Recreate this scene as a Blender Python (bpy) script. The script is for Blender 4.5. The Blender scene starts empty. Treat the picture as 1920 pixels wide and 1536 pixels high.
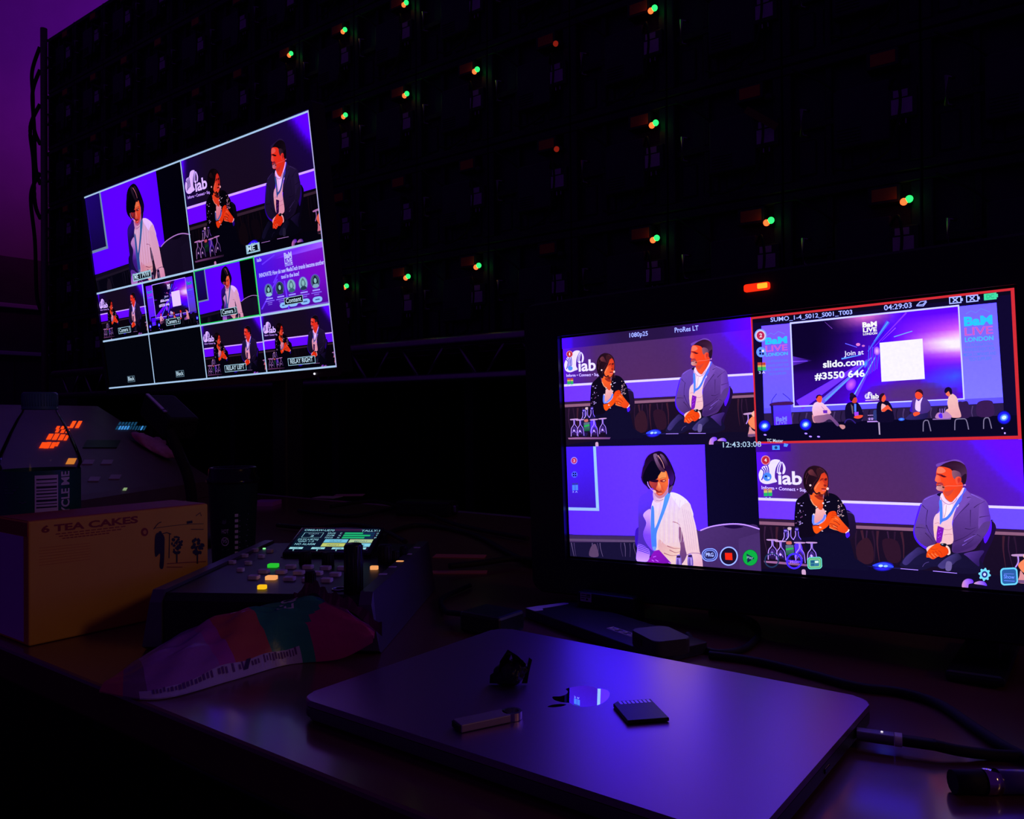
import bpy, bmesh, math, random
from mathutils import Vector, Matrix, Euler
from mathutils.geometry import tessellate_polygon

random.seed(7)
PI = math.pi
R = math.radians
C = bpy.context.scene.collection
S = bpy.context.scene

# ------------------------------------------------------------------ camera, world, light, exposure
W_PX, H_PX = 1920, 1536
FOCAL = 1513.66                       # focal length in pixels of the 1920 x 1536 frame
YAW, PITCH, ROLL = R(37.2845), R(0.4433), R(-0.4516)
CAM = Vector((0.0, 0.0, 0.95388))
_f = Vector((-math.sin(YAW) * math.cos(PITCH), math.cos(YAW) * math.cos(PITCH), math.sin(PITCH)))
_r = _f.cross(Vector((0, 0, 1))).normalized()
_u = _r.cross(_f)
RIGHT = math.cos(ROLL) * _r + math.sin(ROLL) * _u
UP = -math.sin(ROLL) * _r + math.cos(ROLL) * _u
FWD = _f
cam_data = bpy.data.cameras.new('camera')
cam_data.sensor_width = 36.0
cam_data.lens = FOCAL / W_PX * 36.0
cam_data.clip_start = 0.02
cam_data.clip_end = 100
cam = bpy.data.objects.new('camera', cam_data)
C.objects.link(cam)
m = Matrix.Identity(4)
for i in range(3):
    m[i][0], m[i][1], m[i][2], m[i][3] = RIGHT[i], UP[i], -FWD[i], CAM[i]
cam.matrix_world = m
S.camera = cam

world = bpy.data.worlds.new('dim hall')
S.world = world
world.use_nodes = True
bg = world.node_tree.nodes['Background']
bg.inputs[0].default_value = (0.0115, 0.0016, 0.040, 1)     # violet spill of the show filling the dark hall
bg.inputs[1].default_value = 1.0

def spot(name, loc, target, energy, color, size, blend, radius):
    d = bpy.data.lights.new(name, 'SPOT')
    d.energy, d.color, d.spot_size, d.spot_blend, d.shadow_soft_size = energy, color, R(size), blend, radius
    o = bpy.data.objects.new(name, d)
    C.objects.link(o)
    o.location = loc
    o.rotation_euler = (Vector(target) - Vector(loc)).to_track_quat('-Z', 'Y').to_euler()
    return o
# stage wash that paints the side wall of the hall violet
spot('wash_light_violet', (-7.6, 6.9, 5.6), (-11.0, 4.4, 6.3), 240, (0.36, 0.01, 1.0), 88, 0.9, 0.4)
spot('wash_light_magenta', (-7.8, 6.2, 4.6), (-11.0, 4.6, 3.9), 34, (1.0, 0.04, 0.75), 56, 1.0, 0.4)
# added warm fill from the unseen right, aimed at the yellow box
spot('warm_fill_light', (3.6, .95, 2.7), (-.8, .4, .78), 22, (1.0, 0.50, 0.16), 50, 0.8, 0.25)

S.view_settings.view_transform = 'Standard'
S.view_settings.look = 'None'
S.view_settings.exposure = 0.0
S.view_settings.gamma = 1.0
S.view_settings.use_curve_mapping = False

# ------------------------------------------------------------------ measuring helpers
def ray(px, py):
    return (px - 960) / FOCAL * RIGHT - (py - 768) / FOCAL * UP + FWD
def at(px, py, z):                    # the point of the level plane z seen at a pixel of the photograph
    d = ray(px, py)
    return CAM + d * ((z - CAM.z) / d.z)
def at_y(px, py, y):
    d = ray(px, py)
    return CAM + d * (y / d.y)
def on_plane(px, py, p0, n):
    d = ray(px, py)
    return CAM + d * ((p0 - CAM).dot(n) / d.dot(n))

# ------------------------------------------------------------------ materials
def s2l(c):
    return c / 12.92 if c <= 0.04045 else ((c + 0.055) / 1.055) ** 2.4
def rgb(r, g, b):
    return (s2l(r / 255), s2l(g / 255), s2l(b / 255))

def mat(name, col, rough=0.5, metal=0.0, spec=0.5, coat=0.0, noise=0.0, scale=40.0, bump=0.0, trans=0.0, ior=1.45):
    mt = bpy.data.materials.new(name)
    mt.use_nodes = True
    nt = mt.node_tree
    b = nt.nodes['Principled BSDF']
    b.inputs['Base Color'].default_value = (*col, 1)
    b.inputs['Roughness'].default_value = rough
    b.inputs['Metallic'].default_value = metal
    b.inputs['Specular IOR Level'].default_value = spec
    b.inputs['Coat Weight'].default_value = coat
    b.inputs['Coat Roughness'].default_value = 0.13
    b.inputs['Transmission Weight'].default_value = trans
    b.inputs['IOR'].default_value = ior
    if noise or bump:
        tc = nt.nodes.new('ShaderNodeTexCoord')
        nz = nt.nodes.new('ShaderNodeTexNoise')
        nz.inputs['Scale'].default_value = scale
        nz.inputs['Detail'].default_value = 5
        nt.links.new(tc.outputs['Object'], nz.inputs['Vector'])
        if noise:
            mx = nt.nodes.new('ShaderNodeMix')
            mx.data_type = 'RGBA'
            mx.inputs[6].default_value = (*[c * (1 - noise) for c in col], 1)
            mx.inputs[7].default_value = (*[min(1, c * (1 + noise)) for c in col], 1)
            nt.links.new(nz.outputs['Fac'], mx.inputs[0])
            nt.links.new(mx.outputs[2], b.inputs['Base Color'])
        if bump:
            bp = nt.nodes.new('ShaderNodeBump')
            bp.inputs['Strength'].default_value = bump
            bp.inputs['Distance'].default_value = 0.002
            nt.links.new(nz.outputs['Fac'], bp.inputs['Height'])
            nt.links.new(bp.outputs['Normal'], b.inputs['Normal'])
    return mt

def emit(name, col, strength=1.0):
    mt = bpy.data.materials.new(name)
    mt.use_nodes = True
    nt = mt.node_tree
    nt.nodes.remove(nt.nodes['Principled BSDF'])
    e = nt.nodes.new('ShaderNodeEmission')
    e.inputs[0].default_value = (*col, 1)
    e.inputs[1].default_value = strength
    nt.links.new(e.outputs[0], nt.nodes['Material Output'].inputs[0])
    return mt

def screen_mat(name, strength, weave=0.0):
    """A lit display: every face gives off the colour it carries; 'weave' is the dot grid of the display."""
    mt = bpy.data.materials.new(name)
    mt.use_nodes = True
    nt = mt.node_tree
    nt.nodes.remove(nt.nodes['Principled BSDF'])
    at_ = nt.nodes.new('ShaderNodeAttribute')
    at_.attribute_name = 'ink'
    e = nt.nodes.new('ShaderNodeEmission')
    e.inputs[1].default_value = strength
    nt.links.new(at_.outputs['Color'], e.inputs[0])
    if weave:
        tc = nt.nodes.new('ShaderNodeTexCoord')
        nz = nt.nodes.new('ShaderNodeTexNoise')
        nz.inputs['Scale'].default_value = 420
        nz.inputs['Detail'].default_value = 2
        nt.links.new(tc.outputs['Object'], nz.inputs['Vector'])
        mr = nt.nodes.new('ShaderNodeMapRange')
        mr.inputs[1].default_value, mr.inputs[2].default_value = 0.25, 0.75
        mr.inputs[3].default_value, mr.inputs[4].default_value = strength * (1 - weave), strength * (1 + weave)
        nt.links.new(nz.outputs['Fac'], mr.inputs[0])
        nt.links.new(mr.outputs[0], e.inputs[1])
    nt.links.new(e.outputs[0], nt.nodes['Material Output'].inputs[0])
    mt.cycles.emission_sampling = 'FRONT'
    return mt

def ink_mat(name, rough=0.5, spec=0.4, bump=0.0):
    """Printed matter: the face colours are the colours of the print."""
    mt = mat(name, (0.5, 0.5, 0.5), rough, 0, spec, bump=bump, scale=120)
    nt = mt.node_tree
    a = nt.nodes.new('ShaderNodeAttribute')
    a.attribute_name = 'ink'
    nt.links.new(a.outputs['Color'], nt.nodes['Principled BSDF'].inputs['Base Color'])
    return mt

M = {}
M['black_plastic'] = mat('black_plastic', (0.010, 0.010, 0.012), 0.42, noise=0.3, scale=200)
M['black_gloss'] = mat('black_gloss', (0.006, 0.006, 0.008), 0.16)
M['black_matte'] = mat('black_matte', (0.010, 0.010, 0.012), 0.75, noise=0.3, scale=80)
M['rubber'] = mat('rubber', (0.008, 0.008, 0.009), 0.7, noise=0.2)
M['led_black'] = mat('led_black', (0.022, 0.024, 0.030), 0.55, noise=0.4, scale=14)
M['led_cover'] = mat('led_cover', (0.030, 0.032, 0.042), 0.5, noise=0.4, scale=10)
M['alu'] = mat('alu', (0.42, 0.36, 0.38), 0.38, 1.0, noise=0.2, scale=30)
M['chrome'] = mat('chrome', (0.85, 0.85, 0.88), 0.12, 1.0)
M['lid'] = mat('violet_lit_metal', (0.50, 0.28, 0.56), 0.40, 1.0, noise=0.03, scale=900)  # grey lid tinted violet: glow of the screens put into the colour
M['lid_side'] = mat('space_grey_side', (0.20, 0.20, 0.22), 0.42, 1.0, noise=0.05, scale=300)
M['mirror'] = mat('polished_mark', (0.93, 0.93, 0.96), 0.015, 1.0)
M['steel'] = mat('brushed_steel', (0.55, 0.53, 0.56), 0.3, 1.0, noise=0.1, scale=300)
M['white_label'] = mat('white_label', (0.75, 0.74, 0.76), 0.5, noise=0.08, scale=400)
M['paper'] = mat('paper', (0.70, 0.62, 0.58), 0.7, noise=0.1, scale=60)
M['drape'] = mat('drape', (0.012, 0.011, 0.020), 0.9, spec=0.1, noise=0.3, scale=6)
M['floor'] = mat('dark_carpet', (0.008, 0.006, 0.008), 0.95, spec=0.1, noise=0.4, scale=60, bump=0.3)
M['orange_label'] = mat('orange_label', (0.55, 0.13, 0.02), 0.6, noise=0.1)
M['pink_label'] = mat('pink_label', (0.62, 0.42, 0.60), 0.6, noise=0.1)
M['ink'] = ink_mat('print')
M['ink_gloss'] = ink_mat('print_on_film', 0.32, 0.5, bump=0.25)

# ------------------------------------------------------------------ mesh helpers
def box(bm, lo, hi, bev=0.0, seg=2, mi=0):
    lo, hi = Vector(lo), Vector(hi)
    vs = [bm.verts.new((x, y, z)) for x in (lo.x, hi.x) for y in (lo.y, hi.y) for z in (lo.z, hi.z)]
    fs = []
    for q in ((0, 1, 3, 2), (4, 6, 7, 5), (0, 4, 5, 1), (2, 3, 7, 6), (0, 2, 6, 4), (1, 5, 7, 3)):
        f = bm.faces.new([vs[i] for i in q])
        f.material_index = mi
        fs.append(f)
    if bev:
        es = list({e for f in fs for e in f.edges})
        bmesh.ops.bevel(bm, geom=es, offset=bev, segments=seg, affect='EDGES', profile=0.5)
    return bm

def nbox(lo, hi, bev=0.0, seg=2):
    return box(bmesh.new(), lo, hi, bev, seg)

def tube(bm, pts, r, n=8, mi=0, closed=False, caps=True):
    pts = [Vector(p) for p in pts]
    rs = r if isinstance(r, (list, tuple)) else [r] * len(pts)
    rings = []
    ref = None
    for i, p in enumerate(pts):
        a = pts[i - 1] if (i > 0 or closed) else p
        b = pts[(i + 1) % len(pts)] if (i < len(pts) - 1 or closed) else p
        t = (b - a).normalized()
        if ref is None:
            ref = Vector((0, 0, 1)) if abs(t.z) < 0.9 else Vector((1, 0, 0))
        x = t.cross(ref).normalized()
        y = t.cross(x).normalized()
        ref = -y if False else ref
        rings.append([bm.verts.new(p + (x * math.cos(2 * PI * k / n) + y * math.sin(2 * PI * k / n)) * rs[i]) for k in range(n)])
    m_ = len(rings)
    for i in range(m_ if closed else m_ - 1):
        a, b = rings[i], rings[(i + 1) % m_]
        for k in range(n):
            f = bm.faces.new((a[k], a[(k + 1) % n], b[(k + 1) % n], b[k]))
            f.smooth = True
            f.material_index = mi
    if caps and not closed:
        for q in (rings[0], rings[-1]):
            try:
                bm.faces.new(q).material_index = mi
            except ValueError:
                pass
    return bm

def lathe(bm, prof, n=40, mi=0, cx=0.0, cy=0.0, smooth=True):
    rings = []
    for r_, z in prof:
        if r_ < 1e-6:
            rings.append([bm.verts.new((cx, cy, z))])
        else:
            rings.append([bm.verts.new((cx + r_ * math.cos(2 * PI * k / n), cy + r_ * math.sin(2 * PI * k / n), z)) for k in range(n)])
    for a, b in zip(rings, rings[1:]):
        for k in range(n):
            j = (k + 1) % n
            q = [a[k % len(a)], a[j % len(a)], b[j % len(b)], b[k % len(b)]]
            q = list(dict.fromkeys(q))
            if len(q) > 2:
                f = bm.faces.new(q)
                f.smooth = smooth
                f.material_index = mi
    return bm

def prism(bm, poly, z0, z1, mi=0, bev=0.0):
    """poly (x, y) outline extruded from z0 to z1"""
    lo = [bm.verts.new((x, y, z0)) for x, y in poly]
    hi = [bm.verts.new((x, y, z1)) for x, y in poly]
    n = len(poly)
    bot = bm.faces.new(lo[::-1]); top = bm.faces.new(hi)
    fs = [bot, top]
    for i in range(n):
        fs.append(bm.faces.new((lo[i], lo[(i + 1) % n], hi[(i + 1) % n], hi[i])))
    for f in fs:
        f.material_index = mi
    if bev:
        bmesh.ops.bevel(bm, geom=list(set(top.edges) | set(bot.edges)), offset=bev, segments=2, affect='EDGES', profile=0.5)
    return bm

def rrect(w, h, r, n=6, cx=0.0, cy=0.0):
    pts = []
    for sx, sy, a0 in ((1, 1, 0), (-1, 1, 90), (-1, -1, 180), (1, -1, 270)):
        for k in range(n + 1):
            a = R(a0 + 90 * k / n)
            pts.append((cx + sx * (w / 2 - r) + r * math.cos(a), cy + sy * (h / 2 - r) + r * math.sin(a)))
    return pts

def xform(bm, mtx):
    bmesh.ops.transform(bm, matrix=mtx, verts=bm.verts)
    return bm

def obj(name, bm, material, parent=None, label=None, smooth=None):
    bmesh.ops.recalc_face_normals(bm, faces=bm.faces)
    me = bpy.data.meshes.new(name)
    bm.to_mesh(me)
    bm.free()
    for mt in (material if isinstance(material, (list, tuple)) else [material]):
        me.materials.append(M[mt] if isinstance(mt, str) else mt)
    if smooth:
        me.polygons.foreach_set('use_smooth', [True] * len(me.polygons))
    o = bpy.data.objects.new(name, me)
    C.objects.link(o)
    if parent:
        o.parent = parent
    if label:
        o['label'] = label
    return o

def tag(o, label, cat, group=None, kind=None):
    o['label'] = label
    o['category'] = cat
    if group:
        o['group'] = group
    if kind:
        o['kind'] = kind
    return o

def thing(name, label, cat, loc=(0, 0, 0), rot=(0, 0, 0), group=None):
    o = bpy.data.objects.new(name, None)
    C.objects.link(o)
    o.empty_display_size = 0.05
    o.location = loc
    o.rotation_euler = rot
    return tag(o, label, cat, group)

def struct(name, bm, material):
    o = obj(name, bm, material)
    o['kind'] = 'structure'
    return o

def arc(p0, p1, p2, n=12):            # quadratic curve through control point p1
    p0, p1, p2 = Vector(p0), Vector(p1), Vector(p2)
    return [p0 * (1 - t) ** 2 + p1 * 2 * t * (1 - t) + p2 * t * t for t in [i / n for i in range(n + 1)]]

def spline(pts, n=8, closed=False):
    pts = [Vector(p) for p in pts]
    out = []
    N = len(pts)
    for i in range(N if closed else N - 1):
        if closed:
            a, b, c, d = pts[i - 1], pts[i], pts[(i + 1) % N], pts[(i + 2) % N]
        else:
            a, b, c, d = pts[max(i - 1, 0)], pts[i], pts[i + 1], pts[min(i + 2, N - 1)]
        for k in range(n):
            t = k / n
            out.append(0.5 * (2 * b + (c - a) * t + (2 * a - 5 * b + 4 * c - d) * t * t + (3 * b - a - 3 * c + d) * t ** 3))
    if not closed:
        out.append(pts[-1])
    return out

# ------------------------------------------------------------------ lettering and drawing on surfaces
_txt = {}
def glyphs(s, bold=0.0):
    """triangles of a line of lettering: list of triangles in (x, y), width and capital height"""
    key = (s, bold)
    if key in _txt:
        return _txt[key]
    cu = bpy.data.curves.new('lettering', 'FONT')
    cu.body = s
    cu.offset = bold
    cu.resolution_u = 3
    o = bpy.data.objects.new('lettering', cu)
    C.objects.link(o)
    dg = bpy.context.evaluated_depsgraph_get()
    dg.update()
    me = o.evaluated_get(dg).to_mesh()
    me.calc_loop_triangles()
    tris = [[(me.vertices[i].co.x, me.vertices[i].co.y) for i in t.vertices] for t in me.loop_triangles]
    o.evaluated_get(dg).to_mesh_clear()
    bpy.data.objects.remove(o)
    bpy.data.curves.remove(cu)
    xs = [p[0] for t in tris for p in t] or [0, 1]
    res = (tris, min(xs), max(xs), 0.69)
    _txt[key] = res
    return res

def homography(src, dst):
    A = []
    for (x, y), (u, v) in zip(src, dst):
        A.append([x, y, 1, 0, 0, 0, -u * x, -u * y, u])
        A.append([0, 0, 0, x, y, 1, -v * x, -v * y, v])
    n = 8
    for i in range(n):
        p = max(range(i, n), key=lambda k: abs(A[k][i]))
        A[i], A[p] = A[p], A[i]
        d = A[i][i]
        A[i] = [a / d for a in A[i]]
        for k in range(n):
            if k != i:
                f = A[k][i]
                A[k] = [a - f * b for a, b in zip(A[k], A[i])]
    h = [A[i][8] for i in range(8)] + [1.0]
    def f(x, y):
        w = h[6] * x + h[7] * y + h[8]
        return ((h[0] * x + h[1] * y + h[2]) / w, (h[3] * x + h[4] * y + h[5]) / w)
    return f

def lerp(a, b, t):
    return tuple(x + (y - x) * t for x, y in zip(a, b))

class Draw:
    """Flat coloured shapes laid on one surface, later ones a hair above earlier ones.
    base: drawing coordinates -> surface coordinates (0..1, 0..1 inside the picture); place: (u, v, lift) -> point."""
    def __init__(self, base, place, step=4e-6, grade=None, clip=True, boost=0.0):
        self.base, self.place, self.step, self.grade, self.clip, self.boost = base, place, step, grade, clip, boost
        self.k = 0
        self.V, self.F, self.K = [], [], []
        self.fr(0, 0, 1)
    def fr(self, ox, oy, s, sy=None):
        """drawing frame: (x, y) stands for (ox + x / s, oy + y / sy) of the base coordinates"""
        self.o = (ox, oy, s, sy or s)
        self.raw = False
        return self
    def uv(self):
        self.raw = True
        return self
    def _m(self, p):
        if self.raw:
            return (p[0], p[1])
        ox, oy, sx, sy = self.o
        return self.base(ox + p[0] / sx, oy + p[1] / sy)
    def _c(self, c):
        c = tuple(max(0, min(255, v)) for v in c)
        if self.grade:
            c = self.grade(c)
        c = rgb(*c)
        if self.boost:                # deep blues of the display are far brighter than the camera can record
            s = max(0, c[2] - max(c[0], c[1])) * max(0, min(1, (c[2] - .60) / .22))
            c = (c[0] * (1 + .45 * s), c[1] * (1 - .3 * s), c[2] * (1 + self.boost * s))
        return c
    def _emit(self, pts, cols):
        """pts in surface coordinates with a linear colour each"""
        if self.clip and any(not (0 <= p[0] <= 1 and 0 <= p[1] <= 1) for p in pts):
            q = [(p[0], p[1], *c) for p, c in zip(pts, cols)]
            for ax, lim, sg in ((0, 0, 1), (0, 1, -1), (1, 0, 1), (1, 1, -1)):
                out = []
                for i in range(len(q)):
                    a, b = q[i - 1], q[i]
                    ia, ib = (a[ax] - lim) * sg >= 0, (b[ax] - lim) * sg >= 0
                    if ia != ib:
                        t = (lim - a[ax]) / (b[ax] - a[ax])
                        out.append(lerp(a, b, t))
                    if ib:
                        out.append(b)
                q = out
                if len(q) < 3:
                    return
            pts = [(a[0], a[1]) for a in q]
            cols = [a[2:] for a in q]
        lift = self.k * self.step
        i0 = len(self.V)
        self.V += [self.place(u, v, lift) for u, v in pts]
        if len(pts) == 3:
            tr = [(0, 1, 2)]
        else:
            tr = tessellate_polygon([[Vector((u, v, 0)) for u, v in pts]])
        for t in tr:
            a, b, c = (pts[i] for i in t)
            s = (b[0] - a[0]) * (c[1] - a[1]) - (b[1] - a[1]) * (c[0] - a[0])
            if abs(s) < 1e-12:
                continue
            t = tuple(t) if s < 0 else tuple(t)[::-1]
            self.F.append(tuple(i0 + i for i in t))
            self.K += [cols[i] for i in t]
    def poly(self, pts, c, c2=None, g=None, smooth=0):
        """one colour, or a straight blend from c at g[0] to c2 at g[1]"""
        if smooth:
            pts = [(p.x, p.y) for p in spline([(x, y, 0) for x, y in pts], smooth, True)]
        self.k += 1
        if c2 is None:
            cols = [self._c(c)] * len(pts)
        else:
            (ax, ay), (bx, by) = g
            L = (bx - ax) ** 2 + (by - ay) ** 2
            cols = [self._c(lerp(c, c2, max(0, min(1, ((x - ax) * (bx - ax) + (y - ay) * (by - ay)) / L)))) for x, y in pts]
        self._emit([self._m(p) for p in pts], cols)
    def s(self, pts, c, c2=None, g=None):
        self.poly(pts, c, c2, g, 4)
    def rect(self, x0, y0, x1, y1, c):
        self.poly([(x0, y0), (x1, y0), (x1, y1), (x0, y1)], c)
    def line(self, pts, w, c, smooth=0, w2=None):
        if smooth:
            pts = [(p.x, p.y) for p in spline([(x, y, 0) for x, y in pts], smooth)]
        self.k += 1
        L, Rr = [], []
        n = len(pts)
        for i, (x, y) in enumerate(pts):
            a, b = pts[max(i - 1, 0)], pts[min(i + 1, n - 1)]
            dx, dy = b[0] - a[0], b[1] - a[1]
            d = math.hypot(dx, dy) or 1
            ww = w if w2 is None else w + (w2 - w) * i / (n - 1)
            L.append((x - dy / d * ww / 2, y + dx / d * ww / 2))
            Rr.append((x + dy / d * ww / 2, y - dx / d * ww / 2))
        cc = self._c(c)
        for i in range(n - 1):
            self._emit([self._m(p) for p in (L[i], L[i + 1], Rr[i + 1], Rr[i])], [cc] * 4)
    def ell(self, x, y, rx, ry, c, rot=0.0, n=24, c2=None):
        """ellipse; with c2 the rim blends to c2"""
        self.k += 1
        ca, sa = math.cos(rot), math.sin(rot)
        P = [self._m((x + rx * math.cos(t) * ca - ry * math.sin(t) * sa, y + rx * math.cos(t) * sa + ry * math.sin(t) * ca))
             for t in [2 * PI * i / n for i in range(n)]]
        cc = self._c(c)
        if c2 is None:
            self._emit(P, [cc] * n)
        else:
            o, e = self._m((x, y)), self._c(c2)
            for i in range(n):
                self._emit([o, P[i], P[(i + 1) % n]], [cc, e, e])
    def ring(self, x, y, rx, ry, w, c, n=28):
        self.line([(x + rx * math.cos(2 * PI * i / n), y + ry * math.sin(2 * PI * i / n)) for i in range(n + 1)], w, c)
    def grid(self, f, nx=16, ny=9, u0=0.0, v0=0.0, u1=1.0, v1=1.0):
        """smooth field of colour over part of the picture"""
        self.k += 1
        raw, self.raw = self.raw, True
        for i in range(nx):
            for j in range(ny):
                q = [(u0 + (u1 - u0) * (i + a) / nx, v0 + (v1 - v0) * (j + b) / ny) for a, b in ((0, 0), (1, 0), (1, 1), (0, 1))]
                self._emit(q, [self._c(f(u, v)) for u, v in q])
        self.raw = raw
    def text(self, s, p0, p1, cap, c, bold=0.0, up=None):
        """a line of lettering whose baseline runs from p0 to p1; cap is the height of its capitals"""
        tris, x0, x1, ch = glyphs(s, bold)
        self.k += 1
        dx, dy = (p1[0] - p0[0]) / (x1 - x0), (p1[1] - p0[1]) / (x1 - x0)
        ux, uy = up or (0, -1)
        ux, uy = ux * cap / ch, uy * cap / ch
        cc = self._c(c)
        for t in tris:
            self._emit([self._m((p0[0] + (x - x0) * dx + y * ux, p0[1] + (x - x0) * dy + y * uy)) for x, y in t], [cc] * 3)
    def build(self, name, material, parent=None, label=None):
        me = bpy.data.meshes.new(name)
        me.from_pydata([tuple(v) for v in self.V], [], self.F)
        a = me.color_attributes.new('ink', 'FLOAT_COLOR', 'CORNER')
        flat = []
        for c in self.K:
            flat += [c[0], c[1], c[2], 1.0]
        a.data.foreach_set('color', flat)
        me.materials.append(M[material] if isinstance(material, str) else material)
        me.update()
        o = bpy.data.objects.new(name, me)
        C.objects.link(o)
        if parent:
            o.parent = parent
        if label:
            o['label'] = label
        return o
# ------------------------------------------------------------------ what the two screens show
MON_Q = [(1067, 620), (1913, 553), (1911, 1139), (1069, 1026)]     # corners of the near screen in the photograph
TV_Q = [(175, 357), (571, 216), (615, 704), (215, 720)]
UNIT = [(0, 0), (1, 0), (1, 1), (0, 1)]
H_MON = homography(MON_Q, UNIT)
H_TV = homography(TV_Q, UNIT)

def sub(h, u0, v0, u1, v1):
    def f(x, y):
        u, v = h(x, y)
        return ((u - u0) / (u1 - u0), (v - v0) / (v1 - v0))
    return f
PANE_1 = sub(H_MON, 0, 0, .5, .5)
PANE_2 = sub(H_MON, .5, 0, 1, .5)
PANE_3 = sub(H_MON, 0, .5, .5, 1)
PANE_4 = sub(H_MON, .5, .5, 1, 1)

def placer(w, h, u0=0, v0=0, u1=1, v1=1, off=0.0):
    def f(u, v, lift):
        return ((u0 + u * (u1 - u0) - .5) * w, -off - lift, (.5 - v0 - v * (v1 - v0)) * h)
    return f

def tv_grade(c):                      # the far set is run darker, with deeper shadows and stronger colour
    r, g, b = c
    k = max(0, min(1, (b - 206) / 26))
    w = max(0, min(1, (r - 140) / 50))
    k = max(k, w)
    if w and b < 250:                 # warm whites
        g, b = g * (1 - .08 * w), b * (1 - .16 * w)
    if g > 120 and b > r + 60:        # pale blues
        r, g, b, k = r * .9, g * .82, b * .66, 1
    r, g, b = r * (.42 + .58 * k), g * (.46 + .54 * k), b * (.33 + .67 * k)
    r, g, b = [x / 255 for x in (r, g, b)]
    s = max(0, b - max(r, g)) * k
    r, g = r + .10 * s, max(0, g - .42 * s)
    r, g, b = r ** 1.18 * .90, g ** 1.22 * .86, b ** 1.05
    return (min(1, r) * 255, min(1, g) * 255, min(1, b) * 255)

SKIN, SKIN_D, SKIN_L, SKIN_R = (255, 92, 44), (190, 48, 30), (255, 140, 96), (232, 58, 48)
HAIR = (26, 9, 24)

def stage_back(d, left_strong=True):
    def f(u, v):
        c = (78, 42, 108)
        e = max(0, (u - .62) / .38) * (1 - .35 * v) + max(0, (.2 - u) / .2) * .9
        t = max(0, (.35 - v) / .35) * max(0, abs(u - .38) - .12) * .8
        c = lerp(c, (92, 18, 244), min(1, e * .85 + t))
        return lerp(c, (92, 44, 96), max(0, .5 - abs(u - .45)) * .9 * min(1, v * 2.2))
    d.grid(f, 56, 28)

def mark(d, x, y, s, sk=0.0):
    """the white two lobed emblem with dark curved stripes; s = its width"""
    W, D = (236, 236, 255), (62, 20, 190)
    q = lambda pts: [(x + (a - 62) / 505 * s, y + (b_ - 38) / 505 * s) for a, b_ in pts]
    d.s(q([(250, 140), (300, 62), (380, 38), (470, 62), (440, 110), (392, 190), (366, 290), (362, 390), (398, 462), (320, 484), (230, 502), (150, 490), (85, 440), (62, 340), (76, 265), (112, 205), (150, 160)]), W)
    d.s(q([(505, 88), (548, 145), (568, 225), (549, 300), (522, 326), (504, 312), (522, 225), (516, 145)]), W)
    for k in range(2):
        d.line(q([(482 + 16 * k, 84 + 12 * k), (430 + 34 * k, 180 + 10 * k), (408 + 34 * k, 300)]), .035 * s, W, 4)
    for k in range(4):
        d.line(q([(108 + 42 * k, 200 - 18 * k), (160 + 30 * k, 260 - 8 * k), (140 + 36 * k, 360 - 6 * k), (112 + 38 * k, 420 - 20 * k)]), .04 * s, D, 4)

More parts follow.
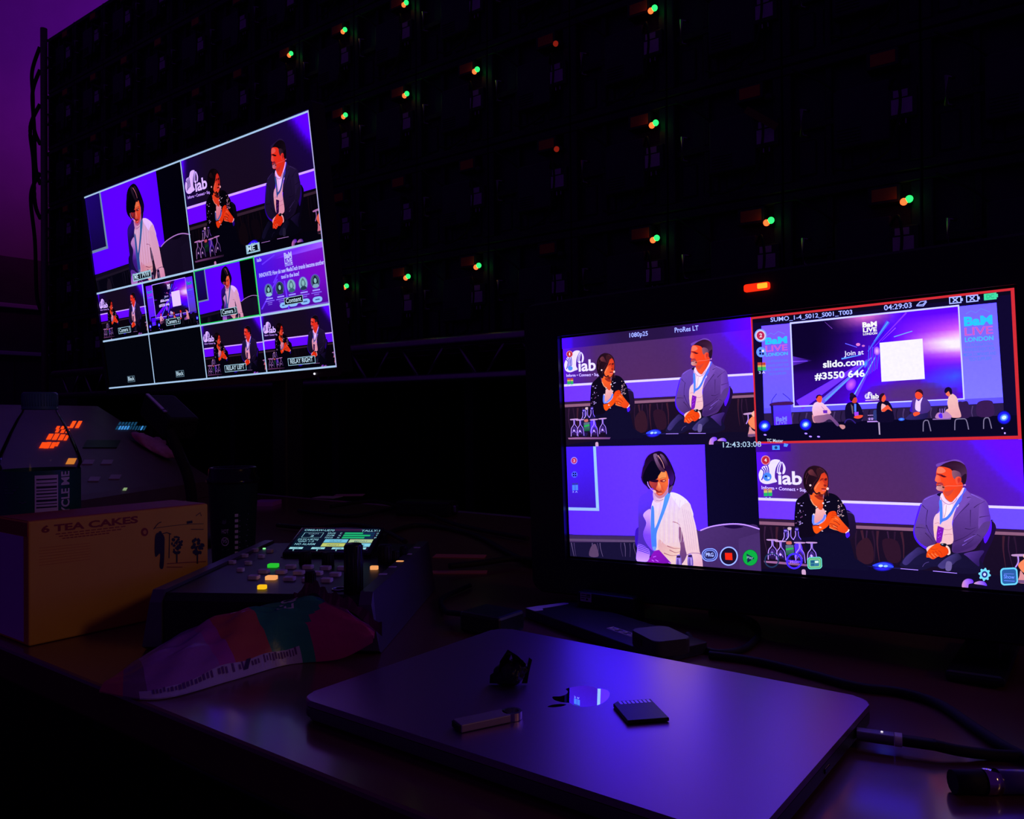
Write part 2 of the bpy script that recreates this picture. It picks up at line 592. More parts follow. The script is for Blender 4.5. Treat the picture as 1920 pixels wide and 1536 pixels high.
def pair_feed(d, heads=0.0, motto=True):
    """the two seated speakers; drawn in photograph coordinates of the lower right picture"""
    d.uv(); stage_back(d)
    d.fr(0, 0, 1)
    # lit bar, violet band, ledge, dark drape, stage front
    d.poly([(1413, 939), (1913, 980), (1913, 1021), (1413, 973)], (104, 62, 236), (98, 92, 244), ((1413, 950), (1913, 1000)))
    d.poly([(1413, 934.5), (1913, 976), (1913, 981), (1413, 939.5)], (224, 226, 255))
    d.poly([(1413, 973), (1913, 1020), (1913, 1033), (1413, 987)], (52, 26, 62))
    d.poly([(1413, 979), (1913, 1026), (1913, 1032), (1413, 985)], (146, 96, 130))
    d.poly([(1413, 986), (1913, 1032), (1913, 1145), (1413, 1090)], (30, 15, 40), (22, 12, 38), ((1413, 990), (1413, 1090)))
    for i, x in enumerate((1424, 1434, 1446, 1458, 1592, 1602, 1612, 1622, 1632, 1650, 1664, 1676, 1878, 1888, 1868)):
        y = 988 + (x - 1413) * .092
        d.line([(x, y), (x + (3 if i % 2 else -2), y + 26), (x + (1 if i % 3 else 5), y + 62)], 3 + i % 3, ((58, 30, 66), (44, 22, 52), (66, 30, 52))[i % 3], 3, .6)
    d.s([(1594, 1030), (1612, 1020), (1622, 1040), (1620, 1066), (1600, 1068), (1590, 1050)], (54, 24, 44))
    d.s([(1640, 1026), (1668, 1030), (1672, 1066), (1648, 1066)], (46, 20, 44))
    d.poly([(1413, 1068), (1612, 1073), (1780, 1096), (1913, 1113), (1913, 1150), (1413, 1090)], (15, 9, 44))
    # emblem and letters
    mark(d, 1416, 864, 50)
    d.text('iab', (1451.5, 910.8), (1495.5, 913.6), 24, (240, 240, 255), .025)
    if motto:
        d.text('Inform \u2022 Connect \u2022 Sup', (1420.5, 919), (1503, 927.5), 6.2, (232, 222, 255), .012)
    # ---- the woman on the left: chair, jacket, neck, hands, head
    w = lambda: d.fr(1410, 860, 10.105)
    z = lambda: d.fr(1410, 950, 8.348)
    w()
    d.s([(1640, 1080), (1800, 1150), (1830, 1260), (1830, 1500), (1700, 1640), (1560, 1500)], (38, 20, 72), (28, 14, 46), ((1640, 1100), (1800, 1500)))
    d.line([(1680, 1105), (1760, 1130), (1815, 1180), (1832, 1290)], 10, (96, 70, 170), 4)
    z()
    d.s([(600, 60), (580, 200), (575, 360), (600, 480), (690, 600), (760, 760), (900, 900), (1000, 960), (1200, 1000), (1500, 960), (1700, 1030), (1560, 960), (1430, 860), (1400, 640),
         (1400, 460), (1390, 240), (1360, 60), (1200, -60), (760, -60)], (16, 9, 40), (14, 12, 46), ((900, 300), (900, 1000)))
    d.poly([(880, 470), (1330, 500), (1420, 620), (1480, 900), (1680, 1030), (1670, 1100), (900, 1010), (800, 760)], (16, 12, 46))
    w()
    d.s([(960, 700), (830, 770), (740, 850), (710, 1000), (690, 1250), (720, 1520), (1060, 1530), (1050, 1350), (1120, 1000), (1000, 830)], (14, 7, 28))
    d.s([(1330, 730), (1480, 770), (1580, 880), (1650, 1010), (1690, 1180), (1700, 1400), (1560, 1300), (1400, 1200), (1260, 1120), (1240, 950), (1250, 830)], (13, 8, 30))
    # blouse, neck, lanyard
    d.s([(1110, 1010), (1230, 1010), (1285, 1120), (1270, 1260), (1180, 1320), (1050, 1310), (1060, 1180), (1090, 1090)], (250, 186, 190), (236, 150, 160), ((1100, 1050), (1150, 1300)))
    d.s([(1030, 720), (1005, 800), (1030, 890), (1090, 960), (1140, 990), (1160, 1030), (1215, 1040), (1240, 960), (1250, 850), (1240, 720)], (255, 100, 40), (236, 78, 44), ((1080, 780), (1200, 1040)))
    d.s([(1090, 760), (1240, 770), (1255, 850), (1180, 850), (1110, 800)], (160, 40, 30))
    d.line([(1010, 830), (1060, 930), (1130, 985)], 16, (255, 170, 130), 4)
    d.line([(1052, 1130), (1040, 1250), (1060, 1305), (1130, 1300), (1230, 1230), (1275, 1140)], 42, (96, 150, 232), 4)
    d.line([(1052, 1290), (1130, 1312), (1210, 1270)], 14, (150, 196, 246), 4)
    # pearl buttons and flecks on the jacket
    for x, y, r_ in ((1243, 918, 18), (1282, 968, 12), (1110, 985, 13), (1058, 1122, 18), (1282, 1075, 14), (1290, 860, 8)):
        d.ell(x, y, r_, r_, (240, 226, 240), n=10)
    rnd = random.Random(3)
    for k in range(52):
        x, y = (rnd.gauss(815, 45), rnd.uniform(890, 1330)) if k % 2 else (rnd.gauss(1545, 40), rnd.uniform(870, 1240))
        a = rnd.uniform(0, PI)
        d.ell(x, y, rnd.uniform(7, 24), rnd.uniform(4, 10), ((214, 150, 196), (190, 170, 220), (232, 190, 200), (120, 70, 130))[k % 4], a, 7)
    d.line([(1310, 905), (1370, 893)], 12, (232, 226, 246))
    # near forearm and the two clasped hands
    d.s([(1030, 1330), (1045, 1440), (1100, 1490), (1180, 1440), (1300, 1370), (1360, 1290), (1440, 1240), (1480, 1180), (1485, 1120), (1450, 1078), (1370, 1085), (1320, 1130),
         (1270, 1240), (1180, 1310), (1080, 1330)], (255, 88, 18), (250, 70, 16), ((1060, 1440), (1440, 1120)))
    d.s([(1350, 1280), (1440, 1180), (1500, 1170), (1570, 1260), (1640, 1350), (1705, 1440), (1650, 1500), (1560, 1490), (1450, 1430), (1350, 1390)], (255, 94, 30), (244, 70, 26), ((1480, 1200), (1600, 1480)))
    for q in ([(1400, 1110), (1470, 1120), (1490, 1150)], [(1390, 1150), (1460, 1160), (1486, 1185)], [(1385, 1195), (1440, 1195), (1470, 1215)]):
        d.line(q, 9, (190, 44, 18), 4)
    for q in ([(1345, 1310), (1420, 1330), (1500, 1385)], [(1380, 1350), (1450, 1390), (1500, 1440)], [(1420, 1262), (1480, 1290), (1540, 1350)]):
        d.line(q, 12, (160, 36, 26), 4)
    for q in ([(1340, 1385), (1420, 1425), (1500, 1450)], [(1410, 1355), (1480, 1395)], [(1450, 1205), (1520, 1260)]):
        d.line(q, 16, (255, 150, 96), 4, 6)
    d.line([(1030, 1340), (1090, 1328), (1150, 1340)], 16, (70, 20, 40), 3)
    d.ell(1170, 1375, 26, 14, (255, 200, 190), .4, 10)
    d.ell(1205, 1445, 18, 10, (230, 200, 220), .3, 9)
    d.line([(1640, 1512), (1690, 1475), (1705, 1440)], 26, (255, 226, 236), 3)
    d.s([(1640, 1520), (1700, 1490), (1715, 1560), (1660, 1600)], (74, 30, 216))
    # head
    d.s([(1060, 200), (1130, 195), (1230, 225), (1310, 290), (1355, 380), (1362, 520), (1345, 660), (1330, 760), (1290, 800), (1250, 720), (1130, 750), (1070, 690), (1050, 740), (1020, 750),
         (960, 700), (905, 600), (888, 470), (915, 330), (985, 235)], HAIR, (46, 18, 34), ((900, 500), (1340, 400)))
    d.s([(1180, 700), (1240, 745), (1300, 700), (1330, 620), (1345, 540), (1345, 450), (1325, 370), (1275, 330), (1230, 370), (1190, 460), (1120, 560), (1085, 620), (1090, 670), (1130, 720)],
        (255, 104, 52), (226, 62, 34), ((1150, 620), (1320, 480)))
    d.s([(1210, 430), (1260, 450), (1330, 440), (1340, 540), (1320, 590), (1290, 560), (1262, 500)], (206, 52, 34))
    d.s([(1285, 462), (1330, 440), (1335, 480), (1300, 490)], (96, 24, 26))
    d.s([(1200, 470), (1250, 440), (1270, 455), (1210, 490)], (150, 40, 32))
    d.s([(1270, 560), (1325, 575), (1315, 605), (1275, 600)], (150, 34, 28))
    d.s([(1225, 632), (1300, 640), (1305, 660), (1235, 655)], (150, 30, 34))
    d.s([(1235, 662), (1300, 665), (1290, 690), (1240, 682)], (255, 104, 100))
    d.s([(1150, 720), (1240, 745), (1300, 700), (1270, 780), (1190, 790)], (120, 30, 28))
    d.line([(1100, 640), (1150, 560), (1190, 520)], 10, (255, 160, 110), 4)
    d.s([(990, 300), (1060, 262), (1110, 330), (1160, 420), (1090, 390), (1010, 360)], (112, 50, 62), (60, 24, 40), ((1000, 310), (1150, 410)))
    d.s([(1180, 240), (1260, 290), (1290, 330), (1220, 370), (1180, 450), (1160, 380), (1140, 290)], (60, 24, 36))
    for q in ([(930, 420), (960, 330), (1040, 250)], [(940, 540), (960, 430), (1000, 360)], [(1030, 640), (1080, 540), (1160, 440)], [(1200, 240), (1280, 300), (1330, 400)]):
        d.line(q, 12, (84, 36, 56), 5, 4)
    d.line([(1350, 690), (1352, 790)], 14, (96, 50, 60), 0, 4)
    d.line([(1258, 750), (1250, 830)], 8, (180, 140, 170))
    d.ell(1019, 566, 20, 20, (246, 214, 226), n=12)
    d.ell(1340, 646, 24, 26, (255, 216, 214), n=12)
    # ---- bottles and upturned glasses on the small table
    z()
    d.poly([(80, 862), (270, 880), (980, 985), (960, 1015), (90, 890)], (172, 110, 168), (120, 70, 140), ((80, 870), (960, 1000)))
    for x, y0 in ((430, 385), (605, 370)):
        d.s([(x - 28, y0), (x + 28, y0), (x + 26, y0 + 120), (x + 60, y0 + 190), (x + 62, y0 + 480), (x - 62, y0 + 460), (x - 60, y0 + 190), (x - 26, y0 + 120)], (34, 22, 80))
        d.line([(x - 24, y0 + 50), (x - 24, y0 + 120), (x - 58, y0 + 185)], 10, (206, 176, 240), 4)
        d.line([(x + 24, y0 + 60), (x + 26, y0 + 130), (x + 58, y0 + 190)], 8, (150, 120, 226), 4)
        d.rect(x - 26, y0 + 5, x + 26, y0 + 50, (84, 62, 190))
        d.line([(x - 22, y0 + 22), (x + 20, y0 + 26)], 8, (210, 190, 250))
    d.s([(555, 640), (665, 640), (680, 860), (560, 850)], (86, 52, 220))
    d.s([(465, 365), (520, 365), (520, 500), (550, 560), (552, 810), (420, 790), (420, 560), (462, 500)], (26, 18, 50))
    d.s([(468, 360), (520, 362), (516, 400), (470, 398)], (220, 190, 210))
    d.line([(470, 410), (474, 500), (430, 555)], 12, (214, 190, 240), 4)
    d.line([(514, 400), (510, 500), (548, 560)], 10, (180, 150, 230), 4)
    d.s([(440, 580), (510, 580), (512, 625), (440, 620)], (210, 110, 110))
    d.poly([(422, 632), (545, 640), (550, 800), (422, 790)], (96, 116, 150), (14, 96, 52), ((480, 640), (480, 760)))
    d.s([(430, 690), (520, 680), (540, 700), (440, 715)], (40, 190, 84))
    for x, y, sy in ((220, 535, 330), (345, 562, 310), (640, 600, 330), (822, 608, 300)):
        d.s([(x - 75, y - 8), (x + 78, y + 4), (x + 70, y + 22), (x - 66, y + 14)], (206, 160, 216))
        d.line([(x - 8, y + 10), (x - 10, y + 100), (x - 60, y + 170), (x - 72, y + sy - 20)], 13, (196, 160, 226), 5)
        d.line([(x + 14, y + 12), (x + 14, y + 100), (x + 60, y + 175), (x + 74, y + sy)], 12, (170, 134, 220), 5)
        d.s([(x - 40, y + 190), (x, y + 140), (x + 46, y + 200), (x + 54, y + sy - 30), (x - 50, y + sy - 44)], (72, 44, 140), (34, 16, 60), ((x, y + 150), (x, y + sy)))
        d.ell(x - 6, y + 215, 16, 20, (230, 210, 246), n=9)
        d.line([(x - 44, y + 250), (x - 10, y + 190), (x + 34, y + 260)], 8, (160, 120, 220), 3)
    d.s([(658, 1035), (710, 1038), (712, 1122), (660, 1112)], (216, 170, 214))
    # ---- the man on the right: chair, trousers, jacket, shirt, hands, head
    b = lambda: d.fr(1660, 960, 8.348)
    b()
    d.s([(470, 0), (400, 140), (340, 340), (320, 440), (345, 560), (440, 680), (560, 700), (520, 200)], (70, 22, 216), (84, 40, 226), ((320, 440), (500, 440)))
    d.s([(1560, 310), (1610, 370), (1630, 440), (1560, 640), (1440, 860), (1380, 1000), (1330, 900), (1400, 600), (1500, 420)], (30, 12, 62))
    d.s([(1530, 300), (1560, 360), (1540, 520), (1450, 680), (1420, 600), (1460, 420)], (86, 22, 214))
    d.line([(1570, 325), (1615, 380), (1632, 450)], 8, (130, 100, 190), 3)
    d.s([(400, 680), (300, 740), (180, 820), (115, 910), (110, 980), (420, 1050), (640, 1010), (900, 1100), (1100, 1150), (1400, 1120), (1360, 960), (1240, 860), (1050, 800), (900, 810),
         (700, 880), (520, 760)], (28, 22, 66), (22, 16, 52), ((300, 760), (700, 1060)))
    d.s([(400, 690), (300, 745), (190, 830), (130, 920), (200, 960), (320, 860), (420, 800), (500, 770)], (66, 52, 128), (36, 26, 78), ((240, 800), (420, 880)))
    d.s([(1000, 815), (880, 850), (760, 920), (680, 1000), (760, 1050), (900, 1000), (980, 940), (1060, 900)], (70, 58, 132), (30, 22, 64), ((860, 920), (1060, 960)))
    d.s([(820, 940), (900, 960), (880, 1080), (800, 1070)], (108, 92, 160))
    d.line([(440, 1000), (480, 950), (545, 930)], 8, (90, 70, 150), 3)
    d.line([(0, 998), (370, 1048)], 9, (190, 160, 230))
    d.line([(600, 1075), (975, 1132)], 9, (200, 170, 240))
    d.poly([(-80, 1003), (370, 1053), (600, 1080), (980, 1136), (1500, 1180), (2000, 1260), (2000, 1500), (-80, 1300)], (16, 9, 44), (18, 12, 40), ((0, 1100), (1600, 1200)))
    d.s([(1100, 830), (1250, 800), (1420, 800), (1340, 920), (1330, 1040), (1260, 990), (1150, 880)], (84, 50, 150), (46, 26, 96), ((1150, 830), (1320, 1000)))
    m_ = lambda: d.fr(1690, 870, 10.667)
    m_()
    # jacket
    d.s([(690, 760), (560, 790), (440, 820), (330, 880), (290, 960), (250, 1080), (190, 1250), (120, 1440), (130, 1600), (220, 1760), (400, 1870), (500, 1800), (560, 1700), (600, 1560),
         (520, 1300), (620, 1130), (660, 900)], (110, 72, 190), (92, 56, 150), ((300, 960), (420, 1700)))
    d.s([(1150, 690), (1200, 740), (1280, 800), (1440, 870), (1560, 950), (1620, 1050), (1640, 1200), (1660, 1360), (1600, 1560), (1480, 1730), (1380, 1850), (1250, 1960), (880, 1990),
         (860, 1800), (880, 1500), (890, 1380), (1000, 1100), (1090, 900)], (112, 70, 178), (78, 44, 122), ((1300, 900), (1100, 1800)))
    d.s([(1500, 960), (1590, 1030), (1630, 1180), (1650, 1350), (1560, 1560), (1450, 1680), (1400, 1500), (1420, 1250), (1440, 1080)], (118, 74, 182), (96, 50, 180), ((1450, 1300), (1640, 1300)))
    d.s([(1250, 790), (1290, 890), (1190, 1010), (1040, 1180), (900, 1340), (890, 1250), (1000, 1080), (1100, 920), (1180, 740)], (122, 78, 190))
    # sleeves crossing to the lap
    d.s([(1640, 1400), (1590, 1560), (1480, 1700), (1340, 1830), (1160, 1930), (900, 1990), (880, 1880), (1000, 1790), (1180, 1700), (1350, 1600), (1500, 1420)], (92, 58, 142), (66, 36, 110), ((1300, 1640), (1300, 1900)))
    d.s([(130, 1480), (150, 1640), (260, 1780), (420, 1880), (470, 1830), (560, 1720), (470, 1640), (360, 1540), (330, 1420), (220, 1380)], (100, 66, 152), (80, 48, 120), ((200, 1500), (440, 1800)))
    for q in ([(1240, 1010), (1130, 1110), (1010, 1220), (900, 1350)], [(1260, 1140), (1250, 1300), (1240, 1480)], [(1330, 1100), (1420, 1040), (1560, 980)], [(1430, 1300), (1540, 1285), (1640, 1280)],
              [(1130, 1510), (1240, 1530), (1360, 1500)], [(400, 1100), (360, 1290), (350, 1480)], [(150, 1440), (260, 1450), (340, 1470)], [(1200, 890), (1260, 880), (1290, 885)],
              [(900, 1760), (1060, 1710), (1200, 1640), (1330, 1550)], [(1080, 1840), (1200, 1800), (1300, 1720)], [(1280, 1650), (1380, 1650), (1440, 1700)], [(300, 1000), (350, 1060), (400, 1100)],
              [(330, 1560), (420, 1660), (480, 1760)], [(360, 1400), (420, 1560), (520, 1700)]):
        d.line(q, 15, (48, 24, 84), 5, 4)
    for q in ([(1290, 820), (1420, 890), (1530, 960)], [(340, 890), (460, 835), (560, 805)], [(1100, 1770), (1240, 1700), (1360, 1640)], [(1060, 1850), (1160, 1800)]):
        d.line(q, 12, (150, 108, 214), 5, 3)
    d.s([(600, 790), (690, 760), (680, 830), (640, 830)], (24, 16, 60))
    # shirt
    d.s([(690, 790), (660, 860), (640, 1130), (560, 1200), (510, 1300), (500, 1480), (520, 1700), (640, 1800), (870, 1790), (880, 1500), (880, 1360), (960, 1120), (1080, 900), (1140, 690),
         (1040, 760), (900, 960), (780, 900), (720, 780)], (246, 206, 246), (250, 196, 206), ((800, 950), (700, 1700)))
    d.s([(880, 1130), (800, 1250), (740, 1280), (720, 1100), (760, 1000), (900, 1010)], (255, 236, 255))
    for q in ([(690, 1500), (800, 1520), (870, 1500)], [(700, 1620), (800, 1610), (870, 1620)], [(780, 1020), (760, 1150), (730, 1260)], [(530, 1380), (600, 1370), (640, 1400)]):
        d.line(q, 10, (214, 140, 170), 4)
    # neck
    d.s([(740, 720), (730, 800), (790, 900), (860, 960), (900, 950), (1000, 860), (1080, 760), (1130, 660), (1100, 560), (900, 560)], (255, 84, 40), (240, 66, 34), ((800, 800), (1060, 700)))
    d.s([(740, 720), (900, 700), (980, 640), (900, 780), (800, 840)], (222, 70, 54))
    # collar
    d.s([(690, 780), (670, 850), (700, 920), (780, 990), (850, 1000), (850, 970), (780, 930), (730, 850), (715, 785)], (255, 224, 255))
    d.line([(672, 850), (705, 925), (790, 995), (860, 1005), (960, 950), (1010, 870)], 12, (190, 120, 190), 5)
    d.s([(1145, 680), (1080, 780), (1000, 870), (1030, 900), (1110, 800), (1160, 720)], (255, 214, 250))
    # lanyard and pass
    d.s([(640, 930), (690, 920), (700, 1050), (690, 1290), (655, 1390), (632, 1380), (640, 1150)], (76, 148, 230))
    d.s([(1165, 690), (1195, 730), (1120, 830), (1085, 940), (960, 1090), (880, 1220), (790, 1310), (690, 1350), (650, 1380), (660, 1300), (760, 1265), (850, 1170), (930, 1040), (1040, 880), (1110, 800)], (72, 138, 230),
        (84, 110, 226), ((800, 1200), (1150, 740)))
    d.s([(505, 1440), (560, 1420), (560, 1560), (520, 1590), (500, 1530)], (255, 206, 196))
    d.poly([(590, 1430), (710, 1480), (650, 1740), (600, 1790), (540, 1760), (560, 1560)], (130, 24, 190))
    for x, y in ((620, 1500), (600, 1580), (640, 1560), (590, 1660), (620, 1640)):
        d.ell(x, y, 14, 8, (180, 70, 226), .4, 8)
    # head
    d.s([(640, 230), (720, 160), (830, 115), (960, 105), (1090, 135), (1180, 210), (1225, 330), (1220, 480), (1190, 580), (1140, 610), (1100, 560), (960, 460), (880, 300), (760, 240)],
        (44, 14, 40), (80, 44, 84), ((960, 200), (1160, 460)))
    d.s([(620, 180), (760, 140), (900, 112), (1010, 100), (1120, 140), (1190, 220), (1100, 160), (960, 130), (800, 165), (690, 220), (625, 230)], (118, 70, 190))
    d.s([(650, 240), (610, 340), (605, 400), (575, 500), (590, 530), (615, 545), (600, 590), (605, 640), (595, 680), (640, 720), (760, 740), (900, 720), (1040, 640), (1100, 560), (1010, 440),
         (930, 330), (880, 280), (760, 240)], (255, 78, 40), (255, 66, 32), ((620, 400), (1000, 560)))
    d.s([(650, 250), (740, 255), (800, 330), (720, 370), (620, 350)], (255, 124, 96))
    d.s([(600, 420), (650, 400), (690, 470), (690, 540), (620, 545), (580, 510)], (255, 118, 92), (255, 88, 56), ((600, 480), (690, 500)))
    d.s([(610, 376), (700, 385), (760, 420), (820, 445), (760, 455), (700, 430), (640, 400)], (150, 30, 40))
    d.s([(700, 400), (790, 430), (780, 455), (720, 440)], (84, 14, 34))
    d.s([(605, 560), (700, 555), (740, 600), (720, 640), (640, 600)], (180, 56, 66))
    d.s([(600, 640), (640, 600), (700, 610), (760, 650), (750, 720), (660, 720), (600, 690)], (222, 164, 176), (206, 104, 96), ((630, 660), (740, 690)))
    d.s([(612, 606), (690, 610), (690, 626), (620, 622)], (120, 34, 50))
    d.s([(720, 640), (765, 640), (755, 672), (725, 668)], (40, 8, 30))
    d.line([(740, 655), (820, 630), (1000, 640), (1160, 632)], 9, (246, 130, 110), 4)
    d.ell(1175, 630, 20, 16, (220, 150, 210), n=10)
    d.s([(930, 330), (1010, 330), (1090, 380), (1100, 470), (1010, 460), (970, 500), (930, 430)], (150, 92, 116), (110, 66, 104), ((940, 380), (1090, 420)))
    d.s([(1000, 470), (1060, 450), (1110, 490), (1095, 560), (1040, 620), (1000, 590), (985, 520)], (255, 92, 64), (236, 60, 40), ((1010, 520), (1100, 540)))
    d.s([(1030, 500), (1070, 480), (1090, 520), (1050, 580), (1035, 560)], (214, 50, 44))
    d.s([(1110, 470), (1210, 400), (1205, 520), (1180, 600), (1130, 605)], (40, 16, 44))
    # hands
    b()
    d.s([(515, 720), (560, 680), (640, 660), (700, 640), (740, 680), (600, 720), (540, 780)], (255, 206, 206))
    d.s([(830, 680), (875, 720), (890, 800), (870, 830), (840, 830), (850, 760), (820, 700)], (255, 214, 210))
    d.s([(530, 760), (600, 690), (690, 640), (740, 650), (760, 690), (840, 720), (860, 800), (800, 850), (740, 870), (700, 850), (660, 870), (610, 890), (550, 860), (510, 850)],
        (255, 84, 18), (244, 64, 18), ((560, 720), (760, 840)))
    for q in ([(580, 725), (640, 735), (700, 730)], [(560, 790), (600, 840), (620, 880)], [(610, 770), (650, 820), (670, 860)], [(650, 760), (690, 800), (720, 850)], [(700, 760), (740, 790), (760, 850)]):
        d.line(q, 9, (196, 40, 20), 4, 4)
    for q in ([(535, 800), (570, 850), (600, 880)], [(590, 800), (630, 845), (655, 865)], [(640, 800), (680, 840), (705, 850)]):
        d.line(q, 13, (255, 140, 84), 4, 6)
    d.s([(740, 650), (820, 650), (835, 680), (800, 700), (745, 680)], (22, 18, 40))
    d.ell(770, 662, 16, 10, (150, 170, 200), n=8)
    # blue stage lamp, lamp heads at the front edge, glass and hand at the right border
    d.fr(1400, 830, 3.692)
    d.ell(886, 905, 74, 34, (58, 60, 230), c2=(20, 12, 56))
    d.poly([(805, 905), (770, 896), (1010, 922), (1000, 930)], (30, 26, 90))
    d.s([(815, 898), (850, 882), (900, 880), (950, 905), (940, 916)], (44, 96, 250))
    d.ell(868, 900, 16, 9, (190, 240, 255), n=10)
    d.ell(902, 904, 15, 8, (150, 220, 255), n=10)
    d.s([(1422, 1080), (1430, 1040), (1460, 1022), (1495, 1030), (1500, 1052), (1470, 1060), (1460, 1090)], (216, 150, 206), (110, 60, 226), ((1430, 1060), (1500, 1040)))
    d.s([(1505, 1058), (1540, 1042), (1580, 1050), (1595, 1078), (1560, 1070)], (216, 160, 206), (100, 50, 216), ((1510, 1060), (1590, 1060)))
    d.s([(1784, 868), (1888, 872), (1888, 886), (1790, 882)], (196, 150, 206))
    d.line([(1822, 884), (1822, 925), (1800, 960)], 10, (190, 150, 220), 3)
    d.s([(1888, 905), (1850, 915), (1820, 945), (1840, 985), (1870, 1010), (1888, 1010)], (255, 140, 96))
    d.s([(1888, 862), (1858, 880), (1870, 905), (1888, 908)], (255, 190, 170))
    d.s([(1835, 985), (1860, 1020), (1888, 1040), (1888, 1075), (1815, 1068), (1825, 1020)], (226, 150, 160))
    d.poly([(1812, 1048), (1888, 1056), (1888, 1080), (1812, 1070)], (120, 80, 130))

def woman_feed(d, plain=False):
    """the standing woman in the ribbed jumper; photograph coordinates of the lower left picture"""
    d.uv()
    d.grid(lambda u, v: lerp((92, 66, 244), (82, 44, 232), min(1, abs(u - .4) * 1.5 + v * .3)), 12, 8, 0, 0, .775, .8)
    d.fr(0, 0, 1)
    d.poly([(1319, 825), (1417, 834), (1417, 1090), (1319, 1070)], (12, 8, 44), (10, 6, 36), ((1319, 900), (1417, 900)))
    d.fr(1050, 810, 5.053)
    d.poly([(92, 60), (335, 66), (345, 655), (95, 640)], (70, 34, 214), (64, 22, 200), ((100, 100), (300, 600)))
    d.poly([(335, 66), (360, 67), (372, 684), (345, 682)], (150, 216, 255))
    d.poly([(92, 636), (372, 656), (372, 684), (92, 664)], (150, 206, 255))
    d.poly([(92, 890), (700, 932), (700, 950), (92, 905)], (58, 34, 110))
    d.poly([(92, 903), (700, 946), (700, 1000), (92, 965)], (58, 40, 90), (76, 50, 104), ((300, 930), (300, 980)))
    d.poly([(92, 930), (700, 974), (700, 996), (92, 950)], (96, 72, 118))
    d.poly([(92, 962), (700, 994), (700, 1200), (92, 1100)], (24, 18, 56))
    for i, (x, y) in enumerate(((110, 968), (135, 970), (300, 980), (345, 984), (370, 984), (560, 992), (590, 994), (640, 1000), (680, 1000))):
        d.line([(x, y), (x + 8 - 5 * (i % 3), y + 50), (x + 22 - 8 * (i % 4), y + 130)], 7, ((104, 84, 136), (72, 54, 108))[i % 2], 4, 3)
    d.s([(270, 1100), (285, 1020), (325, 990), (345, 1040), (350, 1110)], (92, 66, 108))
    # chair behind her on the right
    d.s([(1250, 905), (1290, 918), (1400, 880), (1560, 866), (1700, 880), (1840, 928), (1860, 1340), (1290, 1260), (1260, 1080)], (78, 48, 118), (64, 38, 98), ((1300, 920), (1600, 1250)))
    d.poly([(1640, 1010), (1842, 960), (1860, 1345), (1640, 1310)], (74, 46, 112))
    d.line([(1290, 914), (1400, 880), (1560, 866), (1700, 880), (1842, 930)], 11, (206, 170, 246), 5)
    d.s([(1505, 885), (1600, 878), (1690, 898), (1620, 912), (1560, 906)], (30, 10, 64))
    d.s([(690, 1000), (695, 890), (720, 855), (735, 860), (720, 1000), (715, 1060)], (60, 20, 196))
    e = lambda: d.fr(1170, 920, 7.68)
    a = lambda: d.fr(1180, 820, 12)
    e()
    # jumper: shaded side, body, near sleeve
    d.s([(400, -60), (300, -30), (220, 20), (190, 120), (180, 330), (175, 560), (150, 760), (140, 930), (280, 960), (320, 880), (400, 800), (520, 400)], (92, 54, 216), (78, 44, 190), ((200, 100), (380, 500)))
    d.s([(330, 205), (250, 280), (290, 400), (240, 560), (300, 720), (400, 800), (360, 500), (360, 240)], (214, 176, 240), (120, 70, 216), ((340, 300), (250, 560)))
    d.s([(175, 690), (310, 770), (320, 880), (280, 950), (140, 930), (150, 780)], (150, 110, 226), (206, 170, 240), ((200, 740), (180, 930)))
    for k in range(4):
        d.line([(165, 700 + 26 * k), (240, 730 + 26 * k), (320, 770 + 24 * k)], 9, (64, 32, 170), 4)
    d.s([(410, 60), (360, 220), (350, 500), (380, 780), (520, 920), (640, 1010), (1040, 1090), (1000, 900), (990, 560), (940, 300), (900, 150), (800, 50), (640, -20), (520, 60)], (240, 216, 246), (244, 206, 214), ((600, 100), (640, 900)))
    d.s([(640, -20), (740, 0), (850, 80), (910, 170), (950, 330), (860, 340), (760, 200), (680, 80)], (246, 238, 255))
    d.s([(460, 640), (560, 730), (750, 780), (760, 880), (690, 960), (560, 900), (450, 790)], (232, 176, 190), (250, 208, 200), ((500, 700), (650, 900)))
    for q in ([(570, 740), (660, 780), (750, 785)], [(600, 800), (680, 840), (750, 830)], [(660, 400), (720, 420), (760, 460)], [(520, 840), (620, 880), (720, 880)]):
        d.line(q, 13, (180, 106, 130), 5, 4)
    d.s([(750, 470), (790, 560), (820, 760), (840, 880), (760, 1010), (740, 880), (755, 760), (735, 600)], (150, 92, 140), (110, 64, 130), ((760, 560), (800, 900)))
    for k in range(12):
        x = 430 + k * 34
        d.line([(x + 40, 60 + abs(k - 5) * 8), (x + 10, 320), (x, 620), (x - 10, 700)], 4, (214, 178, 226) if k % 2 else (250, 232, 250), 5)
    d.s([(900, 140), (940, 300), (980, 480), (1000, 640), (1020, 840), (1050, 960), (1045, 1090), (930, 1060), (840, 880), (800, 640), (760, 440), (740, 300), (790, 180)], (244, 216, 240), (246, 200, 214), ((860, 300), (940, 950)))
    for k in range(5):
        d.line([(800 + 26 * k, 220 + 10 * k), (830 + 30 * k, 480), (860 + 30 * k, 820)], 4, (214, 172, 214), 5)
    d.s([(840, 870), (940, 862), (1030, 880), (1052, 960), (1045, 1090), (930, 1060), (860, 950)], (250, 208, 226), (236, 176, 206), ((900, 900), (1000, 1060)))
    d.line([(836, 885), (900, 862), (1000, 868), (1040, 890)], 9, (160, 100, 170), 4)
    # roll neck, lanyard, pass, bottle necks
    d.s([(420, -60), (400, 40), (430, 110), (520, 110), (560, 40), (620, -60)], (214, 166, 220), (250, 214, 236), ((420, 0), (520, 80)))
    d.line([(440, 82), (490, 90), (540, 70)], 8, (170, 116, 190), 3)
